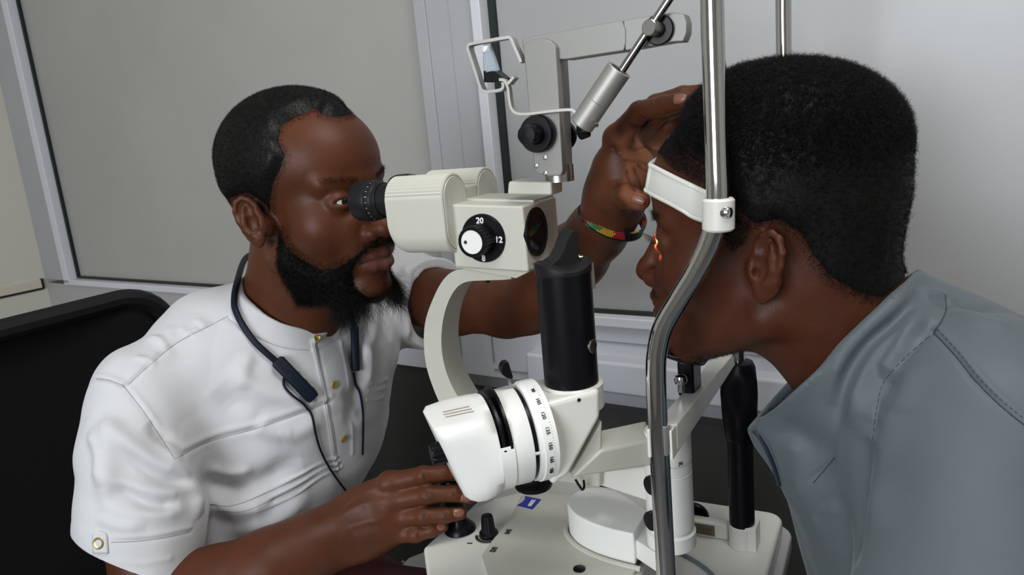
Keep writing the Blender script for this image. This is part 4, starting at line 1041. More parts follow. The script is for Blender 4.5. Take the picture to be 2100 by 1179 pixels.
b = MB(); q2 = Lv(1492, 435, vN - 0.006); b.lathe([(0.0048, 0), (0.0048, 0.003), (0.0035, 0.0055), (0.0001, 0.006)], q2 + np.array((-0.003, 0, 0)), (0.9, -0.4, 0), 24, cap=False); IB(b, 'screw', M['chrome'], HR, brk)

# ================================================================ TONOMETER
TN = root_at('applanation_tonometer', 'grey tonometer with black drum knob and long arm mounted on top of the slit lamp', 'tonometer', (0.055, 0.01, 0.034))
b = MB(); mp = [Lv(1040, 399, -0.016), Lv(1131, 401, -0.016), Lv(1130, 373, -0.016), Lv(1042, 372, -0.016)]
b.prism(mp, (0, 0.026, 0)); IB(b, 'mounting_plate', M['cream'], TN, bev=0.002)
b = MB(); q = Lw(1131, 366, 0.052); b.cyl((0.058, 0.002, 0.045), (0.058, 0.002, 0.060), 0.013, n=32); IB(b, 'swivel', M['steel'], TN)
vt = -0.018
def cpoly(pxs, v): return [Lv(x_, y_, v) for x_, y_ in pxs]
front = cpoly([(1096, 350), (1102, 356), (1125, 362), (1150, 360), (1154, 350), (1150, 280), (1145, 180), (1140, 96), (1130, 84), (1112, 78), (1092, 80), (1077, 88), (1072, 96), (1078, 150), (1086, 250)], vt)
b = MB(); b.prism(front, (0, 0.010, 0)); hs = IB(b, 'front_cover', M['grey_enamel'], TN, bev=0.0012)
f2 = cpoly([(1110, 350), (1152, 357), (1146, 200), (1141, 120), (1105, 120)], vt + 0.009); b = MB(); b.prism(f2, (0, 0.026, 0)); IB(b, 'housing', M['grey_enamel'], TN, bev=0.001)
b = MB()
for px, py in ((1100, 340), (1118, 323), (1119, 355)):
    q = Lv(px, py, vt); b.lathe([(0.0022, 0), (0.0020, 0.0010), (0.0012, 0.0012), (0.0011, 0.0006), (0.0001, 0.0006)], q, (0, -1, 0), 16, cap=False)
IB(b, 'cover_screws', M['steel'], TN, hs)
# drum knob
q = Lv(1107, 274, vt); b = MB(); b.lathe([(0.0155, 0), (0.0160, 0.001), (0.0158, 0.008), (0.0148, 0.0095), (0.0090, 0.0095), (0.0088, 0.011), (0.0085, 0.0265), (0.0078, 0.0275), (0.0001, 0.0278)], q, (0, -1, 0), 64, cap=False, flute=(8, 0.0006, 0.012, 0.0266)); IB(b, 'drum_knob', M['black'], TN)
b = MB(); b.lathe([(0.0145, 0), (0.0150, 0.001), (0.0145, 0.008), (0.009, 0.009), (0.0085, 0.022), (0.0001, 0.0225)], (q[0] + 0.003, vt + 0.034, q[2] - 0.004), (0, 1, 0), 48, cap=False); IB(b, 'drum_knob', M['black'], TN)
# long arm
va2 = vt + 0.006
arm = cpoly([(1070, 78), (1275, 41), (1283, 60), (1283, 88), (1279, 104), (1160, 122), (1082, 122), (1072, 100)], va2)
b = MB(); b.prism(arm, (0, 0.020, 0)); IB(b, 'arm', M['grey_enamel'], TN, bev=0.001)
arm2 = cpoly([(1278, 41), (1380, 25), (1403, 28), (1409, 45), (1408, 68), (1401, 85), (1380, 86), (1282, 104)], va2 + 0.001)
b = MB(); b.prism(arm2, (0, 0.017, 0)); IB(b, 'arm_end', M['grey_enamel'], TN, bev=0.001)
# feeler loop of flat bar
vl = -0.010
lp = catmull([Lv(x_, y_, vl) for x_, y_ in ((1073, 128), (1060, 98), (1051, 79), (1040, 78), (1005, 84), (972, 90), (964, 96), (967, 110), (980, 150), (989, 178), (996, 187), (1015, 187), (1031, 184), (1036, 177), (1033, 165), (1025, 161), (1020, 163))], 5)
b = MB(); b.tube(lp, 0, sy=(0.0014, 0.0045, (0, 1, 0))); IB(b, 'prism_guard', M['satin'], TN, bev=0.0003, ang=40)
fl_ = catmull([Lv(x_, y_, -0.0215) for x_, y_ in ((1026, 163), (1037, 166), (1044, 180), (1047, 205), (1052, 224), (1064, 233), (1090, 233), (1130, 228), (1170, 225), (1181, 230), (1188, 245))], 5)
b = MB(); b.tube(fl_, 0, sy=(0.0013, 0.0030, (0, 1, 0))); fa = IB(b, 'feeler_arm', M['satin'], TN, bev=0.0003, ang=40)
b = MB(); b.tube([Lv(1046, 172, -0.0215), Lv(1052, 165, -0.0215), Lv(1058, 158, -0.0215)], 0, sy=(0.0012, 0.0045, (0, 1, 0))); IB(b, 'prong', M['satin'], TN, fa)
clr = mat('clear_acrylic', (0.72, 0.80, 0.88), 0.12, trans=0.7, ior=1.3)
b = MB(); qa = Lv(1009, 148, vl); qb = Lv(1000, 98, vl); b.lathe([(0.0075, 0), (0.0062, 0.010), (0.0040, np.linalg.norm(qb - qa)), (0.0001, np.linalg.norm(qb - qa) + 0.0001)], qa, qb - qa, 24, cap=False); tp = IB(b, 'measuring_prism', clr, TN, label='clear conical prism')
b = MB(); b.prism([Lv(x_, y_, vl - 0.007) for x_, y_ in ((991, 145), (1016, 146), (1033, 160), (1031, 168), (992, 169))], (0, 0.014, 0)); IB(b, 'prism_holder', M['black'], TN, tp, bev=0.0006)
b = MB(); qa2 = Lv(1000, 106, vl); b.lathe([(0.0046, 0), (0.0043, 0.0045), (0.0001, 0.0046)], qa2, qb - qa, 20, cap=False); IB(b, 'prism_tip', M['white_ink'], TN, tp)
# adjustable rod on the arm: fixation light
FX = root_at('fixation_light', 'silver cylinder on a slanted steel rod clamped to the tonometer arm', 'lamp', tuple(Lv(1350, 60, va2 - 0.001)))
q = Lv(1352, 61, va2); b = MB(); b.lathe([(0.0118, -0.001), (0.0118, 0.002), (0.0110, 0.003), (0.0075, 0.003)], q, (0, -1, 0), 48); IB(b, 'mount_disc', M['black'], FX)
dq = Lv(1330, 56, va2 - 0.018)
b = MB(); b.cyl(q + np.array((0, -0.001, 0)), dq, 0.0062, n=32, bev=0.0006); IB(b, 'clamp', M['steel'], FX)
r0, r1 = Lv(1272, 150, dq[1] + 0.010), Lv(1390, -28, dq[1] + 0.010)
b = MB(); b.cyl(r0, r1, 0.0034, n=20, bev=0.0004); IB(b, 'rod', M['chrome'], FX, label='thin polished rod')
s0, s1 = Lv(1192, 257, dq[1] + 0.010), Lv(1270, 142, dq[1] + 0.010); ln = np.linalg.norm(s1 - s0)
b = MB(); b.lathe([(0.0095, 0), (0.0105, 0.001), (0.0105, ln * 0.44), (0.0101, ln * 0.445), (0.0105, ln * 0.45), (0.0105, ln - 0.0005), (0.0100, ln), (0.0072, ln), (0.0072, ln - 0.006), (0.0001, ln - 0.006)], s0, s1 - s0, 48, cap=False); b.lathe([(0.0095, 0.0001), (0.0001, 0.0001)], s0, s1 - s0, 48, cap=False)
cyl_ = IB(b, 'cylinder', M['satin'], FX, ang=25)
b = MB(); q = Lv(1218, 256, dq[1] + 0.001); b.cyl(q + np.array((0.002, 0.002, 0)), q + np.array((-.0005, -.0015, 0)), 0.0022, n=14); IB(b, 'set_screw', M['steel'], FX, cyl_)
b = MB(); q = Lv(1188, 272, dq[1] + 0.014); b.lathe([(0.006, 0), (0.0065, 0.001), (0.006, 0.008)], q, (1, 0, 0.2), 20); IB(b, 'cable_gland', M['black'], FX)

# ================================================================ TABLE AND BASE PLATE
BP = root_at('instrument_base_plate', 'cream enamelled base plate with rounded corners under the slit lamp', 'base plate', (0.05, 0.05, BASEW - 0.03))
c0_, c1_ = Lw(1598, 1048, BASEW), Lw(1430, 1018, BASEW)
ue = 0.205
plan = rrect((-0.19 + ue) / 2, (-0.22 + 0.318) / 2, (ue + 0.19) / 2, (0.318 + 0.22) / 2, 0.020)
b = MB(); b.prism([(x_, y_, BASEW) for x_, y_ in plan], (0, 0, -0.028)); bp = IB(b, 'plate', M['cream_gloss'], BP, bev=0.006, seg=4)
# rack rail beside the far post
b = MB(); v0 = vF + 0.004
b.box((0.02, v0 - 0.002, BASEW), (0.150, v0 + 0.012, BASEW + 0.022)); rail = IB(b, 'rail_cover', M['cream_gloss'], BP, bev=0.003)
b = MB()
for k_ in range(18): b.box((0.085 + k_ * 0.0026, v0 - 0.006, BASEW + 0.006), (0.0862 + k_ * 0.0026, v0 - 0.0015, BASEW + 0.013))
b.box((0.083, v0 - 0.0035, BASEW + 0.004), (0.134, v0 - 0.0018, BASEW + 0.018)); IB(b, 'gear_rack', mat('greasy_steel', (0.20, 0.17, 0.13), 0.5, 0.7, var=0.4, vscale=90), BP, rail)
b = MB(); b.lathe([(0.017, 0), (0.0185, 0.002), (0.0185, 0.006), (0.016, 0.009), (0.0001, 0.010)], Lw(1424, 1088, BASEW) + np.array((0, 0, 0.0185)), (0, 1, 0), 36, cap=False); IB(b, 'roller_wheel', M['black'], BP)
TB = root_at('instrument_table', 'pale grey instrument table top under the slit lamp base', 'table', (0.03, 0.02, BASEW - 0.055))
b = MB(); b.prism([(x_, y_, BASEW - 0.0285) for x_, y_ in rrect(-0.01, 0.045, 0.225, 0.295, 0.03)], (0, 0, -0.022)); IB(b, 'table_top', mat('grey_laminate', (0.42, 0.43, 0.43), 0.35), TB, bev=0.004)
b = MB(); b.cyl((0.0, 0.02, BASEW - 0.05), (0, 0.02, -wor((0, 0, 0))[2] + 0.04), 0.035, n=32); IB(b, 'table_column', M['cream'], TB)
b = MB(); b.prism([(x_, y_, -O[2] + 0.0) for x_, y_ in rrect(0, 0.02, 0.20, 0.22, 0.06)], (0, 0, 0.04)); IB(b, 'table_foot', M['cream'], TB, bev=0.01)
# little tray plate at the examiner's end
b = MB(); q = [Lw(*p_, BASEW + 0.002) for p_ in ((822, 1158), (838, 1143), (872, 1130), (905, 1160), (900, 1220), (880, 1260))]; b.prism(q, (0, 0, -0.006)); TR = IB(b, 'end_plate', mat('grey_steel_plate', (0.36, 0.36, 0.36), 0.35, 0.3), BP, bev=0.002)
b = MB(); q = Lw(826, 1152, BASEW + 0.0025); b.lathe([(0.002, 0), (0.002, 0.0006), (0.0001, 0.0006)], q, (0, 0, 1), 16, cap=False); IB(b, 'screw', M['steel'], BP, TR)
cab = MB(); cab.tube(catmull([wor(Lw(x_, y_, BASEW + 0.003)) for x_, y_ in ((1380, 1128), (1400, 1136), (1425, 1150), (1450, 1168), (1475, 1195), (1500, 1230))], 5), 0.0022, 10)
cb = cab.build('power_cable', mat('grey_cable', (0.15, 0.19, 0.20), 0.5)); tag(cb, 'thin grey cable lying across the cream base plate', 'cable')
# ================================================================ FEATURES, HAIR AND CLOTHES
rng = np.random.default_rng(7)
def proj_np(v):
    c = (v - np.array([0, 0, CZ])) @ CAMR; return np.stack([CX - c[:, 0] / c[:, 2] * F, CY + c[:, 1] / c[:, 2] * F], 1)
def polydist(pts, poly):
    """signed distance to a polygon, positive inside (pixels)"""
    poly = np.array(poly, float); n = len(poly); best = np.full(len(pts), 1e9); ins = np.zeros(len(pts), bool)
    for i_ in range(n):
        a, b_ = poly[i_], poly[(i_ + 1) % n]; ab = b_ - a
        t = np.clip((pts - a) @ ab / max(ab.dot(ab), 1e-9), 0, 1); d_ = np.linalg.norm(pts - a - t[:, None] * ab, axis=1); best = np.minimum(best, d_)
        c_ = (a[1] > pts[:, 1]) != (b_[1] > pts[:, 1]); xx = a[0] + (pts[:, 1] - a[1]) * (ab[0] / (ab[1] if abs(ab[1]) > 1e-9 else 1e-9)); ins ^= c_ & (pts[:, 0] < xx)
    return np.where(ins, best, -best)
def mask_head(V, fr, side, poly):
    """regions of a head drawn once for one side and mirrored to the other through the head's own plane of symmetry"""
    q = fr.inv(V); q2 = q.copy(); q2[:, 1] = side * np.abs(q[:, 1]); w2 = fr.o + (q2 * fr.s) @ fr.R.T
    return polydist(proj_np(w2), poly), q
def shell(V, Q, N, th, keep):
    fk = keep[Q].all(1); Fk = Q[fk]; u, inv_ = np.unique(Fk, return_inverse=True)
    return V[u] + N[u] * th[u][:, None], inv_.reshape(Fk.shape), u
def coils(V, Q, w_, n, length, rad, coil, turns, seg=6, up=None, var=0.4):
    """n short coiled hairs rooted on the surface; rad and length in metres"""
    pos, fi = sample_surface(V, Q, w_, n, rng); Nn = vnormals(V, Q); nn = Nn[Q[fi]].mean(1)
    nn = nn + rng.normal(size=nn.shape) * 0.35
    if up is not None: nn = nn + up
    nn /= np.linalg.norm(nn, axis=1)[:, None]
    ref = rng.normal(size=nn.shape); a = np.cross(nn, ref); a /= np.linalg.norm(a, axis=1)[:, None]; b_ = np.cross(nn, a)
    L_ = (length[Q[fi]].mean(1) if hasattr(length, '__len__') else length) * (1 + var * rng.normal(size=n)).clip(0.3, 2)
    t = np.linspace(0, 1, seg); ph = rng.random(n) * 6.28; sgn = rng.choice([-1, 1], n)
    ang = ph[:, None] + sgn[:, None] * t[None] * turns * 6.28
    cr = coil * (0.5 + rng.random(n))[:, None] * np.minimum(1, t[None] * 3)
    Pt = pos[:, None] + nn[:, None] * (t[None, :, None] * L_[:, None, None]) + a[:, None] * (np.cos(ang) * cr)[..., None] + b_[:, None] * (np.sin(ang) * cr)[..., None]
    return tubes_np(Pt, rad * (1 - 0.6 * t)[None] * np.ones((n, 1)), 3)
def merge(parts):
    vs, fs, o = [], [], 0
    for v_, f_ in parts: vs.append(v_); fs.append(f_ + o); o += len(v_)
    return np.concatenate(vs), np.concatenate(fs)
hairM = mat('black_hair', (0.0045, 0.0038, 0.0035), 0.48, spec=0.28)
whiteM = mat('eye_white', (0.55, 0.50, 0.46), 0.12, coat=0.5)
irisM = mat('dark_iris', (0.015, 0.008, 0.005), 0.08, coat=1.0)
nailM = mat('fingernail', (0.20, 0.085, 0.058), 0.30, spec=0.5)
def eyeball(root, fr, s, look=(1, 0, 0)):
    o_ = np.array(root.location); c = fr.p((74.5, s * 31, 14.5)); b = MB(); lk = fr.R @ np.array(look, float); lk /= np.linalg.norm(lk)
    pr = [(0.0118 * math.sin(a), -0.0118 * math.cos(a)) for a in np.linspace(0.01, PI - 0.01, 24)]
    b.lathe(pr, c - o_, lk, 32, cap=False); e_ = b.build('eyeball', whiteM, root)
    b = MB(); b.lathe([(0.0056, 0.0104), (0.0050, 0.0113), (0.003, 0.0121), (0.0001, 0.0124)], c - o_, lk, 28, cap=False); b.build('iris', irisM, e_)
def nail(root, tree, px, py, dx, dy, ln, wd):
    q, n = hit(tree, px, py)
    if q is None: return
    q2, _ = hit(tree, px + dx * 4, py + dy * 4)
    a = (q2 if q2 is not None else q + np.array((0.001, 0, 0))) - q; a -= n * a.dot(n); a /= np.linalg.norm(a) + 1e-9; c = np.cross(n, a)
    b = MB(); rows = []
    for i_ in range(9):
        t = -1 + i_ / 4; row = []
        for j_ in range(7):
            s_ = -1 + j_ / 3; ww = wd * (math.sqrt(max(0, 1 - max(0, t) ** 2 * 0.75)) if t > 0 else 1 - 0.12 * t * t)
            row.append(q + a * t * ln + c * s_ * ww + n * (0.0006 - 0.0016 * s_ * s_ - 0.0007 * t * t) - np.array(root.location))
        rows.append(row)
    b.sheet(rows); b.build('fingernail', nailM, root, solid=0.0005)

# ---------------------------------------------------------------- examiner
E_, VE, QE = None, None, None
def examiner():
    S = SDF(); examiner_body(S)
    V, Q = S.mesh(0.0016, 2); N = vnormals(V, Q); T = rays(V, Q)
    E = thing('person', 'seated man with black beard and white short-sleeved shirt looking into the eyepieces', 'person', tuple(P(430, 1450, 1.02) * np.array((1, 1, 0)) + np.array((0, 0, 0.45))))
    o_ = np.array(E.location)
    # creases of hands and brow
    cw = np.zeros(len(V))
    for px in ([(1280, 328), (1296, 329), (1315, 333), (1345, 348)], [(1290, 303), (1305, 306), (1330, 300), (1352, 312)], [(1285, 350), (1292, 368), (1302, 392)], [(1292, 255), (1310, 262), (1325, 250)], [(1308, 338), (1325, 352), (1345, 362)], [(1312, 236), (1322, 244), (1336, 246), (1350, 243)], [(1300, 345), (1312, 370), (1316, 395)], [(1250, 300), (1262, 306), (1272, 318)]):
        V = emboss(V, N, pathon(T, px), 0.0012, -0.0013); cw = np.maximum(cw, near_path(V, pathon(T, px), 0.0012))
    for x_, y_, h_ in ((868, 972, 9), (872, 980, 8), (878, 1012, 10), (873, 1013, 9), (868, 1057, 9), (872, 1057, 8), (930, 1010, 8), (915, 1056, 8), (858, 1096, 6)):
        V = emboss(V, N, pathon(T, [(x_ - 1, y_ - h_), (x_ + 1, y_), (x_ - 1, y_ + h_)]), 0.0010, -0.0008); cw = np.maximum(cw, 0.6 * near_path(V, pathon(T, [(x_ - 1, y_ - h_), (x_ + 1, y_), (x_ - 1, y_ + h_)]), 0.0016))
    for px in ([(690, 1062), (740, 1035), (800, 1027)], [(700, 1085), (750, 1070), (800, 1062)], [(690, 1045), (740, 1010), (795, 990)]):
        V = emboss(V, N, pathon(T, px), 0.004, 0.0012)
    me = mesh_np('body', V - o_, Q)
    q = HE.inv(V); lip = np.exp(-((q[:, 2] + 53) / 8.5) ** 4) * smoothstep(84, 93, q[:, 0]) * (q[:, 0] < 125) * smoothstep(30, 20, np.abs(q[:, 1])) * (np.abs(q[:, 1]) < 40)
    vcol(me, 'lip', lip * 0.8)
    pw = smoothstep(-6, 10, polydist(proj_np(V), [(1262, 290), (1290, 268), (1330, 262), (1345, 240), (1380, 238), (1380, 400), (1330, 420), (1300, 435), (1270, 400), (1282, 340)])) * (V[:, 1] > 0.5)
    pw = np.maximum(pw, smoothstep(-4, 6, polydist(proj_np(V), [(1285, 400), (1330, 405), (1330, 440), (1285, 432)])) * 0.6 * (V[:, 1] > 0.5))
    vcol(me, 'palm', pw * 0.75)
    attr_mix(skinE, 'lip', (0.13, 0.045, 0.040)); attr_mix(skinE, 'palm', (0.27, 0.100, 0.052)); vcol(me, 'crease', cw * 0.75); attr_mix(skinE, 'crease', (0.025, 0.008, 0.005))
    link('body', close_holes(me), skinE, E)
    for s in (-1, 1): eyeball(E, HE, s, (1, 0.05, 0.05))
    for a in ((957, 1021, 1, .15, .0062, .0048), (941, 1051, 1, -.05, .0058, .0046), (905, 1079, 1, -.2, .005, .004), (1308, 411, 1, .3, .0062, .0042), (1394, 202, 1, -.12, .0056, .0042)): nail(E, T, *a)
    # head hair
    hp = [(742, 200), (735, 232), (717, 243), (682, 246), (656, 240), (646, 229), (619, 241), (582, 261), (577, 290), (592, 318), (582, 345), (566, 380), (561, 415), (566, 470), (550, 470), (540, 425), (505, 402), (478, 412), (474, 440), (490, 500), (500, 520), (440, 560), (380, 400), (400, 150), (600, 120)]
    d_, q = mask_head(V, HE, -1, hp)
    inhead = (q[:, 2] > -44) & (q[:, 0] < 110) & (np.abs(q[:, 1]) < 76) & (q[:, 2] < 160)
    ear_ex = (np.abs(q[:, 1]) > 72.5) & (q[:, 0] > -38) & (q[:, 0] < 8) & (q[:, 2] < 27)
    keep = (d_ > 2) & inhead & ~ear_ex
    th = (smoothstep(3, 30, d_) * (0.0018 + 0.0052 * smoothstep(-10, 75, q[:, 2])) - 0.0003) * np.where(keep, 1, 0)
    thn = th * (1 + 0.05 * vnoise(V, 700, 3))
    HV, HF, u = shell(V, Q, N, thn, keep)
    hn = vnormals(HV, HF); HV = HV + hn * (vnoise(HV, 1100, 2) * 0.0002 * (th[u] > 0.001))[:, None]
    wgt = smoothstep(2, 14, d_)[u]
    cv1 = coils(HV, HF, wgt, 38000, 0.0016, 0.00010, 0.0006, 0.9, 5)
    cv2 = coils(V, Q, smoothstep(-9, 4, d_) * smoothstep(30, 12, d_) * inhead * ~ear_ex, 12000, 0.0017, 0.00009, 0.0004, 0.6, 4)
    cv = merge([cv1, cv2])
    hv, hf = merge([(HV, HF), cv]); link('hair', mesh_np('hair', hv - o_, hf), hairM, E)
    # beard
    bp = [(566, 462), (580, 470), (592, 500), (612, 520), (662, 548), (696, 540), (722, 522), (748, 500), (775, 492), (800, 494), (830, 500), (830, 512), (790, 508), (765, 512), (748, 528), (738, 540), (728, 556), (731, 584), (754, 606), (785, 600), (794, 575), (840, 560), (850, 720), (640, 720), (600, 640), (575, 590), (560, 540)]
    d2, q = mask_head(V, HE, -1, bp)
    k2 = (d2 > 2) & (q[:, 0] < 125) & (q[:, 2] < 8) & (q[:, 2] > -118) & (q[:, 0] > 2) & ~((np.abs(q[:, 1]) > 71) & (q[:, 0] < 10)) & (q[:, 2] > -98 - (90 - q[:, 0]) * 0.06 )
    chin = smoothstep(-70, -98, q[:, 2]) * smoothstep(45, 78, q[:, 0])
    th2 = smoothstep(2, 30, d2) * (0.0022 + 0.0045 * chin + 0.003 * smoothstep(-40, -80, q[:, 2])) - 0.0003
    BV, BF, u2 = shell(V, Q, N, np.where(k2, th2 * (1 + 0.25 * vnoise(V, 500, 9)), 0), k2)
    ln = (0.0022 + 0.016 * chin + 0.004 * smoothstep(-40, -80, q[:, 2]))[u2]; wb = smoothstep(2, 14, d2)[u2]
    dn = np.array((-0.15, 0.0, -0.9))
    c1 = coils(BV, BF, wb * (0.3 + chin[u2]), 17000, ln, 0.00013, 0.0019, 1.6, 8, up=dn * 1.5); c2 = coils(BV, BF, wb, 16000, 0.0020, 0.0001, 0.0007, 0.8, 5, up=dn * 0.7)
    c0 = coils(V, Q, smoothstep(-12, 4, d2) * smoothstep(26, 10, d2) * (q[:, 0] < 125) * (q[:, 0] > 2) * (q[:, 2] < 8) * (q[:, 2] > -110) * ~((np.abs(q[:, 1]) > 71) & (q[:, 0] < 10)), 9000, 0.0020, 0.00009, 0.0005, 0.7, 4)
    bv, bf = merge([(BV, BF), c1, c2, c0]); link('beard', mesh_np('beard', bv - o_, bf), hairM, E)
    # brows
    q = HE.inv(V); bw = (np.exp(-((q[:, 2] - (36 + 0.10 * (np.abs(q[:, 1]) - 20))) / 3.2) ** 2) * smoothstep(10, 18, np.abs(q[:, 1])) * smoothstep(56, 44, np.abs(q[:, 1])) * (q[:, 0] > 55) * (q[:, 0] < 115)); bw[bw < 0.2] = 0
    
    for s_ in (-1, 1): c3 = coils(V, Q, bw * (q[:, 1] * s_ > 0), 400, 0.0032, 0.00008, 0.0004, 0.3, 4, up=np.array((-0.6, -0.6, 0.2))); link('eyebrow', mesh_np('eyebrow', c3[0] - o_, c3[1]), hairM, E)
    return E, V, Q
E_, VE, QE = examiner()

# shirt
cloth_w = mat('white_linen_cotton', (0.58, 0.58, 0.60), 0.75, sheen=0.2, bump=0.18, bscale=1400, bdet=3)
def shirt():
    S = SDF(); S2 = SDF()
    S2.chain([(P(x_, y_, d_), r_) for x_, y_, d_, r_ in [(298, 822, 0.80, .054), (290, 930, 0.778, .0575), (291, 1060, 0.762, .0585), (290, 1260, 0.750, .0580)]], 0.022)
    ax = P(290, 1200, 0.750) - P(291, 1060, 0.762); S2.half(P(290, 1146, 0.752), ax + np.array((-0.035, 0, 0)), 0.002)
    sd = E_SL - E_SR; sd = sd / np.linalg.norm(sd)
    nk = [(P(588, 740, 0.895), 0.072), (P(588, 668, 0.888), 0.0605), (HE.p((-14, 0, -30)), 0.0585)]
    S.chain(nk, 0.01)
    a, b_, c_ = P(497, 612, 0.83), P(648, 684, 0.835), P(494, 532, 0.925)
    n_ = np.cross(b_ - a, c_ - a); n_ *= np.sign(n_[2]); S.half((a + b_ + c_) / 3, n_, 0.002)
    S.cone(P(528, 664, 0.925), P(430, 684, 0.885), 0.052, 0.053, 0.03)
    S.cone(P(560, 745, 0.905), P(455, 735, 0.86), 0.068, 0.064, 0.04); S.cone(P(455, 735, 0.86), E_SR, 0.060, 0.052, 0.03)
    S.cone(P(570, 745, 0.925), P(690, 680, 0.985), 0.065, 0.064, 0.04); S.cone(P(690, 680, 0.985), E_SL, 0.064, 0.060, 0.03)
    S.ell(P(575, 840, 0.93), (0.150, 0.100, 0.15), 0.05, rot=np.stack([sd, np.cross((0, 0, 1), sd), np.array((0, 0, 1.0))], 1))
    S.cone(P(570, 810, 0.93), P(460, 1060, 0.94), 0.108, 0.112, 0.05)
    S.cone(P(470, 1060, 0.94), P(400, 1400, 1.0), 0.118, 0.130, 0.05)
    S.cone(P(712, 715, 0.95), P(625, 900, 0.92), 0.056, 0.046, 0.04)
    # sleeves
    S.group(S2, P(290, 1000, 0.77), 0.27, 0.022)
    S3 = SDF(); chainp(S3, [(800, 602, 1.05, .064), (870, 620, 1.02, .060), (960, 628, 0.975, .058)], 0.02); S3.half(P(893, 625, 1.005), P(960, 628, .95) - P(870, 618, 1.02), 0.002)
    S3.cone(P(880, 622, 1.012), P(1000, 628, 0.94), 0.049, 0.050, 0.002, sub=True); S.group(S3, P(870, 610, 1.02), 0.20, 0.02)
    # the far sleeve ends by a cut of its own, so the chest is not touched
    S.cone(P(290, 1100, 0.758), P(290, 1240, 0.747), 0.050, 0.051, 0.003, sub=True)
    S.chain([(P(588, 745, 0.895), 0.056), (P(590, 668, 0.888), 0.0570), (HE.p((-14, 0, -28)), 0.056)], 0.002, sub=True)
    V, Q = S.mesh(0.0019, 1, clip=(np.array((-1, 0.3, 0.42)), np.array((0.4, 1.6, 1.6))))
    N = vnormals(V, Q); T = rays(V, Q)
    V = V + N * (vnoise(V, 14, 3) * 0.0035 + vnoise(V, 34, 5) * 0.0012)[:, None]
    def em(px, w_, h_, **kw):
        nonlocal V
        V = emboss(V, N, pathon(T, px), w_, h_, **kw)
    # loose folds
    for px, w_, h_ in (([(330, 900), (372, 960), (400, 1010), (412, 1060)], .010, .009), ([(210, 850), (250, 900), (320, 950), (385, 975)], .009, .007), ([(190, 960), (250, 990), (330, 1010), (400, 1005)], .008, .006),
                       ([(200, 1040), (260, 1050), (330, 1055), (390, 1040)], .007, .004), ([(215, 860), (222, 950), (215, 1050)], .010, .006), ([(400, 985), (470, 1000), (540, 985), (620, 950)], .014, -.008),
                       ([(420, 1010), (480, 1040), (560, 1030)], .012, .009), ([(470, 745), (520, 790), (590, 815), (650, 815)], .012, .005), ([(440, 800), (500, 850), (540, 870)], .014, -.004),
                       ([(575, 900), (620, 880), (665, 850)], .012, .004), ([(310, 700), (345, 690), (350, 665)], .007, .002), ([(300, 725), (330, 735), (360, 715)], .007, .002), ([(390, 690), (410, 672)], .006, .002),
                       ([(720, 700), (735, 780), (715, 880)], .010, -.008), ([(770, 620), (760, 700), (735, 760)], .010, .006), ([(800, 560), (790, 640), (800, 700)], .008, -.006), ([(850, 560), (870, 600), (860, 660)], .008, .005),
                       ([(880, 545), (895, 590), (888, 640)], .006, .005), ([(830, 540), (835, 580), (815, 640)], .007, .005), ([(500, 1080), (560, 1070), (640, 1010)], .014, .006), ([(450, 1120), (540, 1110), (600, 1080)], .012, -.006)):
        em(px, w_, h_)
    for px, w_, h_ in (([(185, 880), (205, 930), (212, 1000)], .007, .005), ([(300, 870), (345, 905), (380, 950)], .007, -.006), ([(240, 900), (300, 960), (360, 985), (405, 975)], .006, -.006), ([(225, 980), (300, 1030), (370, 1035)], .006, -.005),
                       ([(190, 1060), (240, 1078), (300, 1082)], .006, .003), ([(300, 690), (330, 700), (345, 720)], .004, .003), ([(268, 730), (300, 738), (322, 752)], .004, .0025), ([(400, 650), (425, 672)], .004, .002), ([(368, 668), (392, 690)], .004, .002),
                       ([(480, 830), (540, 880), (600, 890)], .010, .004), ([(420, 960), (470, 975), (520, 965)], .008, .005), ([(560, 740), (600, 790), (640, 830)], .010, -.003), ([(740, 700), (760, 740), (752, 800)], .008, .005), ([(700, 800), (735, 830), (745, 860)], .008, -.004),
                       ([(840, 600), (862, 625), (850, 690)], .006, -.005), ([(815, 620), (832, 655), (835, 700)], .006, .004), ([(520, 720), (500, 760), (505, 800)], .008, .003)):
        em(px, w_, h_)
    V = V + N * ((np.abs(vnoise(V, 26, 11)) - 0.3) * 0.0018)[:, None]
